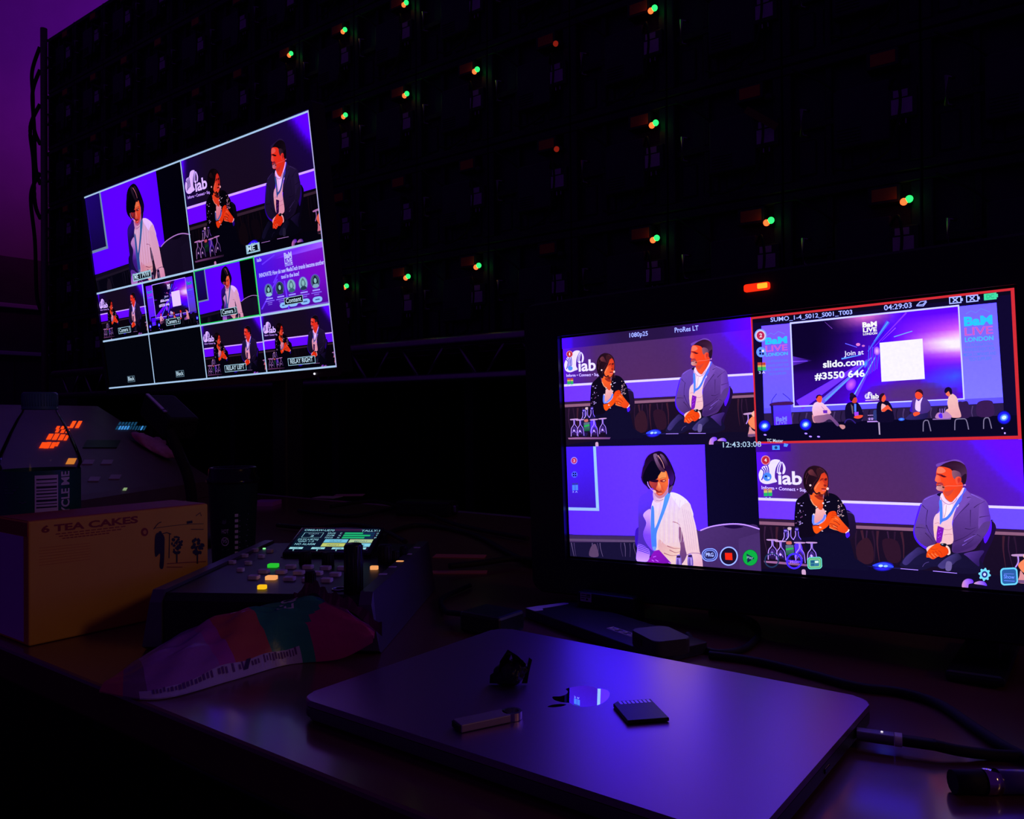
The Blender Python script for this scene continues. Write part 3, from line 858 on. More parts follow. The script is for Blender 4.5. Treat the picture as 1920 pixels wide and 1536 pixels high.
    d.s([(370, 180), (405, 190), (405, 420), (410, 560), (400, 700), (360, 760), (350, 480)], (70, 150, 240))
    d.s([(575, 0), (640, 0), (560, 230), (480, 420), (430, 560), (420, 760), (370, 770), (360, 560), (430, 440), (520, 200)], (78, 172, 246), (64, 140, 232), ((600, 20), (400, 700)))
    d.s([(370, 745), (410, 745), (412, 790), (375, 790)], (110, 170, 230))
    d.poly([(390, 800), (455, 790), (620, 990), (470, 985), (285, 955)], (146, 20, 200), (120, 16, 180), ((400, 820), (520, 980)))
    for q in ([(350, 930), (380, 950)], [(400, 930), (440, 955)], [(370, 890), (410, 880)], [(580, 980), (610, 992)]):
        d.line(q, 9, (206, 110, 240))
    for x in (725, 885):
        d.s([(x - 28, 890), (x + 28, 890), (x + 36, 1050), (x - 36, 1040)], (170, 140, 220), (110, 80, 190), ((x - 28, 900), (x + 28, 960)))
        d.rect(x - 28, 885, x + 26, 918, (54, 28, 92))
        d.line([(x - 14, 930), (x - 16, 1030)], 8, (60, 30, 110))
        d.line([(x + 14, 930), (x + 16, 1030)], 6, (236, 210, 246))
    # head, bowed
    a()
    d.s([(520, 1100), (560, 1230), (640, 1290), (740, 1260), (820, 1180), (880, 1060), (800, 900), (560, 900)], (206, 130, 170))
    d.s([(640, 222), (560, 240), (450, 300), (370, 400), (320, 540), (270, 680), (255, 800), (290, 920), (370, 1010), (430, 1070), (600, 1000), (820, 1000), (840, 1190), (900, 1130), (960, 1010),
         (1010, 900), (1010, 800), (960, 620), (880, 430), (800, 300), (720, 235)], (26, 8, 42), (40, 10, 70), ((600, 500), (300, 760)))
    d.line([(640, 224), (540, 250), (430, 310), (350, 430), (290, 620), (262, 780)], 12, (84, 30, 190), 5)
    d.line([(1000, 760), (1012, 850), (985, 960), (965, 1040)], 10, (104, 60, 214), 4)
    d.s([(840, 1090), (940, 1010), (930, 1100), (860, 1190)], (96, 66, 120))
    d.s([(700, 690), (800, 680), (840, 760), (860, 880), (840, 1000), (790, 1110), (720, 1200), (640, 1225), (580, 1180), (540, 1100), (470, 1020), (440, 930), (450, 880), (600, 850), (640, 760)],
        (255, 116, 56), (232, 84, 60), ((760, 800), (500, 1080)))
    d.s([(450, 880), (600, 860), (610, 960), (570, 1060), (600, 1150), (540, 1110), (480, 1030), (435, 950)], (190, 62, 62), (150, 40, 56), ((480, 960), (590, 1100)))
    d.s([(700, 690), (790, 700), (800, 820), (700, 850), (640, 840), (640, 770)], (255, 150, 84))
    d.s([(430, 860), (620, 870), (600, 925), (470, 905)], (40, 6, 40))
    d.s([(662, 890), (740, 866), (800, 884), (768, 926), (695, 924)], (150, 40, 48))
    d.ell(752, 897, 30, 16, (255, 160, 120), n=12)
    d.line([(664, 850), (735, 828), (805, 846)], 9, (150, 60, 44), 4)
    d.line([(690, 918), (740, 926), (775, 912)], 7, (90, 16, 40), 4)
    d.s([(620, 930), (655, 940), (680, 1060), (640, 1120), (590, 1110), (575, 1070), (610, 1010)], (255, 160, 110), (226, 90, 60), ((650, 1000), (590, 1090)))
    d.s([(575, 1090), (640, 1125), (690, 1110), (680, 1130), (600, 1135)], (120, 20, 34))
    d.s([(600, 1150), (690, 1140), (720, 1152), (660, 1162), (610, 1165)], (110, 14, 36))
    d.s([(610, 1165), (700, 1160), (690, 1185), (630, 1190)], (255, 130, 110))
    d.line([(700, 1000), (720, 1080), (740, 1140)], 9, (206, 70, 50), 4)
    d.s([(300, 760), (400, 560), (520, 430), (620, 560), (700, 660), (680, 720), (620, 800), (560, 870), (440, 880), (380, 960), (310, 900)], (10, 5, 30))
    d.s([(540, 300), (620, 290), (650, 420), (700, 560), (790, 690), (700, 690), (630, 590), (580, 470)], (126, 88, 136), (70, 34, 70), ((580, 400), (720, 640)))
    d.s([(690, 290), (760, 330), (830, 460), (860, 570), (800, 600), (760, 480), (700, 380)], (110, 72, 130), (40, 14, 60), ((720, 340), (840, 560)))
    d.line([(640, 320), (690, 400), (740, 500), (770, 620)], 20, (222, 150, 160), 5, 8)
    for q in ([(610, 340), (660, 470), (720, 600)], [(690, 330), (740, 440), (790, 560)]):
        d.line(q, 18, (40, 10, 40), 5, 6)
    d.s([(800, 600), (880, 560), (950, 700), (985, 820), (950, 960), (890, 1000), (860, 860), (830, 740)], (34, 8, 60), (60, 16, 130), ((840, 700), (980, 860)))
    d.line([(395, 900), (410, 980), (470, 1070), (540, 1130)], 16, (210, 160, 236), 4)
    d.ell(540, 1125, 44, 26, (255, 196, 196), .7, 14)
    d.line([(860, 860), (850, 1000), (830, 1120)], 9, (196, 130, 246), 3)

def stage_feed(d, small=False):
    """the whole stage; photograph coordinates of the upper right picture"""
    d.uv()
    d.grid(lambda u, v: lerp((16, 7, 46), (12, 6, 36), v), 2, 2)
    q = lambda: d.fr(1400, 540, 3.692)
    q()
    d.poly([(60, 180), (1885, 40), (1885, 1100), (60, 1070)], (16, 8, 48))
    # pale side banners and skirt of the set
    d.poly([(118, 258), (322, 246), (322, 880), (112, 880)], (112, 104, 255), (96, 110, 240), ((220, 250), (220, 860)))
    d.poly([(1492, 168), (1762, 150), (1774, 870), (1500, 850)], (104, 118, 250), (116, 140, 255), ((1600, 160), (1600, 860)))
    d.poly([(112, 836), (1774, 828), (1774, 872), (112, 876)], (92, 92, 226))
    d.poly([(112, 872), (1774, 868), (1774, 960), (112, 1010)], (44, 28, 74))
    for k in range(30):
        d.line([(310 + k * 48, 880), (300 + k * 48, 930), (315 + k * 48, 990)], 10, ((78, 56, 112), (30, 18, 52))[k % 2], 3, 4)
    # the big projected picture: dark left, magenta right, streaks of light
    P = homography([(318, 248), (1490, 162), (1498, 832), (318, 832)], UNIT)
    def field(u, v):
        c = lerp((20, 4, 58), (84, 8, 236), min(1, max(0, (u - .16) * 1.7) + v * .55))
        if u < .42 and v < .62:
            c = lerp(c, (14, 3, 46), max(0, min(1, (.46 - u) * 3.2)) * max(0, min(1, (.72 - v) * 3)))
        k = max(0, (u - .62) / .38) * max(0, 1 - abs(v - .36) / .3)
        c = lerp(c, (246, 130, 246), min(1, k * 1.25))
        k2 = max(0, (u - .7) / .3) * max(0, 1 - abs(v - .40) / .12)
        c = lerp(c, (255, 244, 255), min(1, k2 * 1.7))
        k3 = max(0, 1 - abs(u - .47) / .22) * max(0, (.16 - v) / .16)
        c = lerp(c, (240, 120, 220), min(1, k3 * 1.1))
        k4 = max(0, 1 - math.hypot((u - .72) / .34, (v - .92) / .22))
        c = lerp(c, (86, 46, 130), min(1, k4 * 1.5))
        k5 = max(0, 1 - math.hypot((u - .96) / .2, (v - .75) / .16))
        return lerp(c, (56, 96, 240), min(1, k5))
    hP = homography(UNIT, [(318, 248), (1490, 162), (1498, 832), (318, 832)])
    n, mm = 26, 16
    d.k += 1
    for i in range(n):
        for j in range(mm):
            uv = [((i + a) / n, (j + b) / mm) for a, b in ((0, 0), (1, 0), (1, 1), (0, 1))]
            d._emit([d._m(hP(u, v)) for u, v in uv], [d._c(field(u, v)) for u, v in uv])
    def beam(x0, y0, x1, y1, w0, w1, c):
        d.line([(x0, y0), ((x0 + x1) / 2, (y0 + y1) / 2), (x1, y1)], w0, c, 0, w1)
    g = lambda: d.fr(1480, 590, 7.385)
    g()
    beam(1160, 640, 120, 1280, 10, 150, (104, 60, 250)); beam(1150, 650, 420, 1260, 8, 70, (96, 120, 255)); beam(1150, 650, 480, 1230, 6, 26, (90, 180, 255))
    beam(1200, 640, 900, 1180, 6, 60, (96, 70, 250)); beam(1200, 640, 880, 1170, 6, 14, (120, 214, 255))
    beam(1100, 560, 1400, 150, 8, 50, (64, 120, 240)); beam(1190, 420, 1400, 150, 5, 16, (90, 190, 255)); beam(1170, 520, 1660, 30, 4, 22, (130, 60, 250)); beam(1300, 420, 1500, 240, 3, 12, (150, 90, 255))
    beam(1470, 368, 1730, 296, 12, 12, (110, 190, 255)); beam(730, 652, 1000, 606, 20, 8, (90, 190, 255)); beam(790, 436, 950, 496, 8, 6, (110, 140, 246))
    beam(520, 120, 620, 220, 4, 10, (120, 60, 190)); d.poly([(60, 590), (330, 660), (60, 720)], (90, 40, 200), (24, 6, 70), ((60, 655), (330, 660))); beam(60, 664, 260, 664, 10, 4, (150, 110, 255))
    for k in range(7):
        beam(1080 + 22 * k, 900 - 14 * k, 1120 + 24 * k, 480 + 10 * k, 4, 5, ((70, 150, 250), (150, 80, 250))[k % 2])
    d.ell(845, 1020, 66, 90, (224, 110, 214), .5, 18, (110, 30, 240)); d.ell(968, 458, 30, 22, (240, 130, 220), 0, 12); d.ell(1040, 480, 22, 14, (220, 120, 220), 0, 10)
    d.ell(1225, 560, 44, 64, (255, 190, 240), 0, 20, (120, 30, 245)); d.ell(1062, 735, 26, 60, (60, 190, 240), .3, 18, (84, 50, 250))
    # white border of the picture
    q()
    for p in ([(316, 240), (1496, 156), (1496, 168), (316, 252)], [(314, 240), (324, 240), (324, 838), (314, 838)], [(1488, 156), (1498, 156), (1504, 834), (1494, 834)], [(316, 828), (1504, 824), (1504, 832), (316, 838)]):
        d.poly(p, (206, 226, 255))
    # writing
    g()
    d.text('BaM', (1040, 216), (1242, 205), 66, (255, 255, 255), .05)
    d.text('LIVE', (1044, 286), (1238, 276), 56, (255, 255, 255), .04)
    d.text('LONDON', (1044, 330), (1240, 320), 30, (255, 255, 255), .03)
    d.text('Join at', (768, 612), (1040, 598), 66, (240, 244, 255), .012)
    d.text('slido.com', (470, 766), (1042, 748), 92, (246, 252, 255), .03)
    d.text('#3550 646', (350, 932), (1042, 912), 92, (246, 252, 255), .03)
    # plain white card (the square code on it is left out)
    d.poly([(1268, 446), (1868, 408), (1874, 982), (1270, 998)], (250, 248, 255))
    mark(d, 1028, 1134, 106)
    d.text('iab', (1112, 1232), (1222, 1230), 66, (255, 255, 255), .03)
    d.line([(1034, 1254), (1222, 1250)], 12, (240, 200, 240))
    q()
    for x0, x1, y, s in ((140, 292, 388, 1), (1526, 1728, 308, 1.35)):
        d.text('BaM', (x0, y), (x1, y - 6 * s), 44 * s, (40, 210, 240), .05)
        d.text('LIVE', (x0, y + 52 * s), (x1, y + 46 * s), 40 * s, (206, 96, 206), .025)
        d.text('LONDON', (x0, y + 86 * s), (x1, y + 80 * s), 22 * s, (60, 206, 244), .025)
        d.line([(x0 + 16, y - 62 * s), (x0 + 40 * s, y - 78 * s), (x0 + 64 * s, y - 66 * s), (x0 + 92 * s, y - 88 * s), (x1 - 14, y - 68 * s)], 4, (96, 150, 240))
        for k, t in enumerate(('THE INTERNATIONAL', 'BUSINESS EVENT FOR', 'MEDIA COMPANIES AND', 'TECH SUPPLIERS')):
            w_ = (x1 - x0) / 2 * (1.0, 1.05, 1.14, .8)[k]
            xc, yy = (x0 + x1) / 2, y + (130 + 30 * k) * (s if s == 1 else 1.15)
            d.text(t, (xc - w_, yy), (xc + w_, yy - 4), 17 * s, (74, 140, 236), .006)
    # lectern
    d.s([(170, 800), (300, 796), (304, 822), (166, 826)], (70, 24, 90))
    d.poly([(176, 822), (298, 822), (300, 1040), (180, 1000)], (70, 70, 246), (92, 20, 236), ((200, 830), (240, 1030)))
    d.poly([(160, 812), (178, 822), (180, 1000), (166, 980)], (30, 14, 80))
    d.text('BaM', (192, 930), (268, 928), 28, (110, 150, 255), .04)
    d.text('LIVE', (192, 954), (268, 952), 22, (110, 140, 255), .03)
    d.text('LONDON', (192, 972), (268, 970), 13, (110, 130, 250), .02)
    d.line([(168, 806), (172, 780), (205, 738)], 5, (60, 40, 150), 3)
    d.line([(298, 806), (292, 780), (246, 738)], 5, (60, 40, 150), 3)
    # dark stage front
    d.poly([(60, 960), (430, 952), (1774, 958), (1870, 960), (1870, 1095), (60, 1068)], (10, 6, 36))
    # five seated people
    r8 = lambda: d.fr(1420, 720, 8)
    r9 = lambda: d.fr(1640, 720, 6.857)
    r8()
    d.s([(800, 500), (810, 610), (860, 620), (880, 560)], (226, 150, 170))
    d.s([(870, 310), (820, 350), (800, 440), (830, 530), (960, 530), (1060, 500), (1080, 470), (1030, 400), (950, 320)], (250, 206, 246), (246, 180, 210), ((860, 340), (900, 520)))
    d.s([(820, 530), (960, 510), (1050, 500), (1110, 560), (1190, 660), (1160, 690), (1060, 580), (960, 620), (840, 620)], (170, 110, 150), (112, 70, 140), ((860, 540), (1150, 660)))
    d.s([(1200, 670), (1270, 680), (1280, 720), (1240, 740), (1200, 700)], (206, 140, 150))
    d.s([(870, 230), (905, 205), (950, 225), (955, 280), (935, 320), (890, 310), (868, 270)], (250, 84, 60))
    d.s([(862, 240), (885, 205), (930, 198), (955, 225), (905, 220), (875, 262)], (50, 14, 50))
    d.poly([(960, 440), (1025, 440), (1025, 490), (965, 485)], (110, 40, 200))
    d.line([(940, 380), (990, 440)], 5, (120, 70, 190))
    d.s([(1300, 620), (1290, 440), (1330, 350), (1420, 330), (1490, 350), (1540, 440), (1560, 560), (1500, 640), (1380, 640)], (18, 10, 48))
    d.s([(1400, 300), (1430, 260), (1470, 270), (1478, 320), (1450, 350), (1405, 340)], (214, 70, 60))
    d.s([(1370, 250), (1400, 215), (1450, 220), (1470, 260), (1430, 270), (1400, 320), (1370, 300)], (26, 10, 50))
    d.ell(1404, 222, 34, 34, (34, 14, 60), n=14)
    d.poly([(1432, 360), (1460, 365), (1455, 490), (1430, 480)], (84, 150, 236))
    d.poly([(1380, 360), (1412, 400), (1410, 520), (1395, 500)], (110, 96, 110))
    d.poly([(1425, 490), (1490, 485), (1490, 550), (1430, 545)], (170, 70, 220))
    d.s([(1420, 560), (1460, 540), (1550, 540), (1540, 570), (1490, 590), (1430, 580)], (250, 80, 60))
    d.line([(1275, 650), (1310, 600), (1380, 600), (1440, 660)], 18, (50, 32, 130), 4)
    d.poly([(1615, 632), (1870, 636), (1868, 656), (1615, 650)], (196, 150, 220))
    d.poly([(1778, 660), (1800, 660), (1802, 848), (1782, 846)], (190, 170, 206))
    for x in (1650, 1690, 1745, 1790, 1835):
        d.line([(x - 24, 545), (x + 24, 547)], 8, (200, 160, 220)); d.ell(x, 600, 24, 22, (130, 100, 190), n=10); d.ell(x, 605, 10, 10, (230, 200, 240), n=8)
    d.s([(1716, 480), (1764, 482), (1770, 610), (1716, 608)], (48, 60, 130))
    r9()
    d.s([(0, 480), (10, 330), (60, 290), (150, 290), (200, 360), (215, 440), (210, 560), (20, 560)], (16, 9, 44))
    d.s([(70, 330), (100, 330), (130, 360), (110, 420), (65, 420)], (246, 190, 200))
    d.s([(62, 410), (110, 370), (150, 345), (190, 400), (200, 425), (150, 400), (100, 430)], (255, 90, 60))
    d.s([(70, 230), (100, 195), (125, 225), (128, 265), (100, 300), (75, 290)], (250, 84, 60))
    d.s([(40, 260), (55, 205), (95, 185), (115, 200), (80, 240), (65, 300)], (40, 14, 40))
    d.s([(440, 400), (470, 290), (520, 260), (620, 270), (690, 330), (700, 420), (620, 480), (480, 470)], (92, 56, 160), (70, 44, 130), ((500, 300), (620, 460)))
    d.s([(430, 430), (450, 360), (470, 300), (460, 440)], (64, 22, 200))
    d.s([(520, 285), (550, 310), (605, 260), (575, 340), (565, 440), (530, 440), (500, 400)], (240, 214, 250))
    d.s([(515, 200), (560, 178), (605, 200), (600, 250), (560, 285), (520, 270), (508, 235)], (255, 76, 50))
    d.s([(512, 200), (530, 165), (580, 155), (610, 190), (608, 240), (590, 210), (545, 185)], (50, 14, 44))
    d.s([(385, 545), (400, 500), (470, 460), (560, 480), (660, 470), (620, 545)], (50, 40, 110), (34, 24, 84), ((420, 500), (620, 540)))
    d.s([(470, 470), (500, 450), (550, 455), (555, 480), (490, 505)], (255, 86, 50))
    d.s([(1060, 350), (1120, 340), (1190, 350), (1210, 540), (1060, 540)], (50, 26, 80))
    d.s([(1300, 390), (1360, 340), (1480, 340), (1520, 390), (1510, 540), (1310, 540)], (58, 28, 84))
    d.s([(960, 240), (1010, 240), (1055, 300), (1065, 400), (1090, 500), (1080, 545), (980, 545), (950, 520), (870, 520), (900, 440), (930, 420), (920, 340)], (250, 196, 196), (240, 170, 180), ((960, 280), (1040, 540)))
    d.s([(905, 220), (940, 190), (965, 230), (950, 265), (918, 250)], (255, 120, 90))
    d.s([(890, 200), (905, 155), (950, 140), (985, 170), (988, 230), (965, 240), (945, 195), (910, 220)], (22, 8, 50))
    d.poly([(720, 548), (960, 550), (955, 566), (722, 562)], (150, 110, 190))
    d.s([(765, 500), (800, 470), (860, 480), (900, 460), (950, 500), (960, 545), (770, 545)], (190, 130, 200))
    d.s([(800, 500), (840, 480), (850, 540), (810, 540)], (84, 40, 220))
    for x in (820, 850, 880):
        d.line([(x, 420), (x, 480)], 8, (150, 110, 210))
    for x0, x1 in ((590, 690), (1000, 1180), (1375, 1480)):
        d.line([(x0, 710), (x0 + 8, 600), (x0 + 30, 568), ((x0 + x1) / 2, 566), (x1 - 26, 580), (x1, 710)], 13, (130, 120, 160), 3)
    # stage lamps and small lights
    for fr, x, y, s in ((r8, 88, 640, 1.0), (r8, 695, 645, 1.0), (r9, 1650, 572, 1.0)):
        fr()
        d.ell(x, y, 92 * s, 92 * s, (44, 60, 240), 0, 24, (14, 8, 44))
        d.ell(x, y, 56, 46, (150, 240, 255), -.4, 20, (40, 110, 250))
        d.ell(x, y, 30, 24, (226, 255, 255), -.4, 14)
    r9()
    d.ell(318, 538, 44, 22, (90, 190, 255), 0, 14, (20, 30, 130))
    for x, y in ((810, 815), (1620, 712), (1650, 778)):
        d.ell(x, y, 12, 12, (220, 200, 255), n=8)
    r8()
    for x, y in ((90, 775), (695, 782), (880, 838), (760, 830), (660, 905)):
        d.ell(x, y, 22, 12, (190, 170, 250), .2, 9)

def label_plate(d, s, u, v, w, h, c=(150, 196, 214), size=.6):
    d.uv()
    d.rect(u - w / 2, v - h / 2, u + w / 2, v + h / 2, c)
    b = .007 if w > .2 else .009
    d.rect(u - w / 2 + b, v - h / 2 + b * 1.5, u + w / 2 - b, v + h / 2 - b * 1.5, (6, 10, 20))
    d.text(s, (u - w / 2 * .82, v + h * .24), (u + w / 2 * .82, v + h * .24), h * size, (190, 226, 236), .012)

def content_feed(d):
    d.uv()
    def f(u, v):
        c = lerp((74, 20, 226), (140, 12, 214), min(1, u * 1.3))
        c = lerp(c, (70, 8, 140), max(0, min(1, (v - .55) * 1.6)))
        return lerp(c, (150, 120, 250), max(0, .14 - v) * 5 * min(1, .2 + u))
    d.grid(f, 12, 8)
    d.poly([(.3, .12), (.62, .03), (1, 0), (1, .10), (.6, .12)], (170, 110, 250), (120, 20, 230), ((.9, 0), (.6, .15)))
    for q in ([(.1, .16), (.3, .05)], [(.24, .5), (.36, .3)], [(.02, .9), (.3, .45)], [(.4, .5), (.42, .98)]):
        d.line(q, .02, (110, 70, 250))
    W = (206, 220, 255)
    d.text('iab', (.03, .10), (.10, .10), .06, W, .02)
    d.text('BaM', (.435, .145), (.545, .145), .085, W, .05)
    d.text('LIVE', (.435, .235), (.545, .235), .075, W, .035)
    d.text('LONDON', (.435, .275), (.545, .275), .034, W, .02)
    d.text('INNOVATE: How do new MediaTech trends become another', (.04, .365), (.97, .365), .066, W, .03)
    d.text('tool in the box?', (.36, .46), (.62, .46), .062, W, .03)
    for k in range(5):
        x = .155 + .168 * k
        d.ell(x, .605, .064, .115, (110, 90, 220), n=22)
        d.ell(x, .605, .058, .104, ((96, 140, 170), (50, 70, 90), (150, 196, 206), (150, 200, 214), (80, 100, 120))[k], n=22)
        d.s([(x - .045, .69), (x - .02, .645), (x + .02, .645), (x + .045, .69), (x, .708)], ((170, 220, 226), (40, 56, 70), (60, 110, 120), (40, 60, 84), (150, 190, 206))[k])
        d.s([(x - .03, .58), (x, .515), (x + .03, .58), (x + .03, .64), (x - .03, .64)], (20, 34, 50) if k in (0, 1, 4) else (96, 130, 140))
        d.ell(x, .595, .019, .042, (156, 206, 200), n=12)
        d.line([(x - .05, .745), (x + .05, .745)], .022, (170, 180, 250))
        d.line([(x - .07, .785), (x + .07, .785)], .014, (150, 130, 240))
        d.line([(x - .035, .815), (x + .035, .815)], .014, (150, 120, 230))
        if k < 2:
            d.line([(x - .03, .845), (x + .03, .845)], .012, (140, 110, 226))
    for x in (.36, .49, .66, .83):
        d.poly(rrect(.13, .09, .042, 5, x, .895), (156, 220, 246))
        d.line([(x - .03, .895), (x + .03, .895)], .02, (70, 110, 170))
    d.line([(.02, .975), (.99, .965)], .014, (150, 90, 226))
# ------------------------------------------------------------------ room
def quadmesh(pts):
    bm = bmesh.new()
    bm.faces.new([bm.verts.new(p) for p in pts])
    return bm
M['wall_paint'] = mat('wall_paint', (0.42, 0.36, 0.40), 0.9, spec=0.2, noise=0.12, scale=3)
M['wall_panel'] = mat('wall_panel', (0.10, 0.07, 0.09), 0.7, noise=0.3, scale=5)
M['trim_paint'] = mat('trim_paint', (0.75, 0.66, 0.80), 0.35)
struct('floor', box(bmesh.new(), (-11.2, -3, -0.05), (3, 8.2, 0)), 'floor')
bm = box(bmesh.new(), (-11.2, -3, 2.97), (-11.0, 8.2, 8.5))
struct('wall_left', bm, 'wall_paint')
bm = box(bmesh.new(), (-11.2, -3, 0), (-10.96, 8.2, 2.97))
for k in range(14):
    box(bm, (-10.965, -2.9 + k * .8, .2), (-10.945, -2.9 + k * .8 + .72, 1.68), .008, 1)
struct('wall_panelling', bm, 'wall_panel')
struct('trim_1', box(bmesh.new(), (-10.97, -3, 2.33), (-10.87, 8.2, 2.385), .01), 'trim_paint')
struct('trim_2', box(bmesh.new(), (-10.97, -3, 1.745), (-10.85, 8.2, 1.795), .01), 'trim_paint')
struct('wall_back', box(bmesh.new(), (-11.2, 8.0, 0), (3, 8.2, 8.5)), 'wall_panel')

# ------------------------------------------------------------------ LED wall seen from behind
LEDY, PZ0, PX0, PS = 3.23, 1.33, -7.575, 0.5
M['lamp_green'] = emit('lamp_green', (0.02, 1.0, 0.12), 2.2)
M['lamp_red'] = emit('lamp_red', (1.0, 0.12, 0.025), 2.2)
M['lamp_amber'] = emit('lamp_amber', (1.0, 0.42, 0.10), 1.4)
M['lamp_red_dim'] = emit('lamp_red_dim', (0.42, 0.02, 0.01), 0.5)
def led_meshes():
    fr = bmesh.new()                      # cast frame: four rails and a cross
    s, t = PS - .004, .035
    for lo, hi in (((.002, 0, .002), (s, .07, t)), ((.002, 0, s - t), (s, .07, s)), ((.002, 0, t), (t, .07, s - t)), ((s - t, 0, t), (s, .07, s - t))):
        box(fr, lo, hi, .004, 1)
    box(fr, (t, .02, .235), (s - t, .055, .262), .003, 1)
    box(fr, (.16, .02, t), (.185, .055, .235), .003, 1); box(fr, (.16, .02, .262), (.185, .055, s - t), .003, 1)
    cv = bmesh.new()                      # closed back of the modules
    box(cv, (t, .045, t), (s - t, .07, s - t))
    for k in range(4):
        box(cv, (.05 + .1 * k, .038, .06), (.12 + .1 * k, .046, .2), .006, 1)
    pb = bmesh.new()                      # power and data box
    box(pb, (.20, -.022, .12), (.40, .03, .345), .008)
    for k in range(5):
        box(pb, (.215, -.026, .14 + .012 * k), (.30, -.022, .146 + .012 * k), .001, 1)
    hd = bmesh.new()                      # bow handle
    tube(hd, [(.105, .0, .2), (.085, -.03, .2), (.085, -.03, .3), (.105, 0, .3)], .008, 8)
    lt = bmesh.new()                      # latch bars
    for x in (.425, .448):
        box(lt, (x, -.012, .17), (x + .006, .0, .225), .001, 1)
    box(lt, (.43, -.016, .2), (.47, -.008, .206), .001, 1)
    cb = bmesh.new()                      # looped data and power cable
    tube(cb, spline([(.39, -.01, .3), (.43, -.05, .33), (.44, -.05, .22), (.40, -.045, .08), (.28, -.04, .03), (.20, -.04, .05)], 6), .0055, 7)
    tube(cb, spline([(.22, -.01, .33), (.17, -.04, .38), (.1, -.04, .43), (.05, -.02, .47)], 6), .0045, 7)
    l1 = box(bmesh.new(), (.405, -.0235, .205), (.475, -.021, .26)); box(l1, (.412, -.0235, .266), (.46, -.021, .292))
    l2 = box(bmesh.new(), (.335, -.0235, .40), (.42, -.021, .445))
    st = box(bmesh.new(), (.34, -.021, .19), (.49, 0.045, .30), .004); st2 = box(bmesh.new(), (.32, -.021, .39), (.43, .045, .455), .004)
    hs = lathe(bmesh.new(), [(0.0, 0), (.016, 0), (.016, .02), (.011, .026), (0, .026)], 16)
    xform(hs, Matrix.Translation((.454, -.005, .385)) @ Matrix.Rotation(R(90), 4, 'X'))
    g = bmesh.ops.create_uvsphere
    gl = bmesh.new(); g(gl, u_segments=12, v_segments=8, radius=.0132); xform(gl, Matrix.Translation((.464, -.035, .389)))
    rl = bmesh.new(); g(rl, u_segments=12, v_segments=8, radius=.0132); xform(rl, Matrix.Translation((.446, -.035, .382)))
    return [('frame', fr, 'led_black'), ('back_cover', cv, 'led_cover'), ('power_box', pb, 'led_cover'), ('handle', hd, 'alu'), ('latch', lt, 'alu'), ('cable_loop', cb, 'rubber'),
            ('sticker', l1, 'pink_label'), ('warning_sticker', l2, 'orange_label'), ('bracket', st, 'led_black'), ('bracket', st2, 'led_black'), ('status_housing', hs, 'led_black'), ('green_light', gl, 'lamp_green'), ('red_light', rl, 'lamp_red')]
proto = [obj(n, bm, mm_, None, ('green status light' if n == 'green_light' else 'red status light' if n == 'red_light' else 'pale sticker' if n == 'sticker' else 'orange sticker' if n == 'warning_sticker' else None)) for n, bm, mm_ in led_meshes()]
dim = proto[-1].copy(); C.objects.link(dim); dim.data = proto[-1].data.copy(); dim.data.materials[0] = M['lamp_red_dim']; dim['label'] = 'dim red status light'
dim.name = 'red_light'
# which panels show their lamps: (column, row) counted from the left end and from the bottom
LIT = {(6, 3), (7, 0), (7, 2), (7, 3), (8, 0), (8, 2), (8, 3), (9, 0), (9, 2), (11, 0), (11, 1), (11, 2), (12, 0), (13, 0)}
DIM = {(10, 1), (10, 2)}
ORD = ['first', 'second', 'third', 'fourth', 'fifth', 'sixth', 'seventh', 'eighth', 'ninth', 'tenth', 'eleventh', 'twelfth', 'thirteenth', 'fourteenth', 'fifteenth', 'sixteenth']
ROWN = ['bottom', 'second', 'third', 'fourth', 'fifth', 'top']
for c in range(16):
    for r_ in range(6):
        x = PX0 + c * PS
        # rows that lie above the frame at this column are never seen
        d = Vector((x + .25, LEDY, PZ0 + r_ * PS)) - CAM
        px, py = 960 + FOCAL * d.dot(RIGHT) / d.dot(FWD), 768 - FOCAL * d.dot(UP) / d.dot(FWD)
        if py < -140 or px > 2150:
            continue
        lit, dm = (c, r_) in LIT, (c, r_) in DIM
        look = 'with red and green lights' if lit else 'with one dim red light' if dm else 'with no light lit'
        t = thing('led_panel', 'black LED panel back %s, %s row, %s column from left' % (look, ROWN[r_], ORD[c]), 'LED panel', (x, LEDY - .035, PZ0 + r_ * PS), (0, 0, 0), 'LED panels of the big screen seen from behind')
        for p in proto:
            if p.name in ('green_light', 'red_light') and not lit:
                continue
            q = p.copy(); C.objects.link(q); q.parent = t
            q.name = p.name.split('.')[0]
        if dm:
            q = dim.copy(); C.objects.link(q); q.parent = t; q.name = 'red_light'
for p in proto + [dim]:
    bpy.data.objects.remove(p)

# truss under the LED wall
t = thing('truss', 'dim grey metal lattice truss running under the LED wall', 'truss', (-7.25, 3.10, 1.15))
for nm, y, z, r_ in (('chord', 0, .0, .026), ('chord', 0, .185, .030), ('chord', .26, .0, .026), ('chord', .26, .185, .03)):
    obj(nm, tube(bmesh.new(), [(0, y, z), (8.2, y, z)], r_, 12), 'alu', t)
for k in range(20):
    x = .14 + k * .40
    obj('brace', tube(bmesh.new(), [(x, 0, .18), (x + .13, 0, .01)] if k % 1 == 0 else [], .010, 8), 'alu', t)
    obj('brace', tube(bmesh.new(), [(x + .19, 0, .01), (x + .32, 0, .18)], .008, 8), 'alu', t)
for k in range(8):
    x = .3 + k * 1.05
    bm = box(bmesh.new(), (x, .1, -1.15), (x + .06, .16, .17), .004, 1)
    box(bm, (x - .12, -.02, -1.15), (x + .18, .28, -1.13), .003, 1)
    obj('leg', bm, 'black_matte', t)
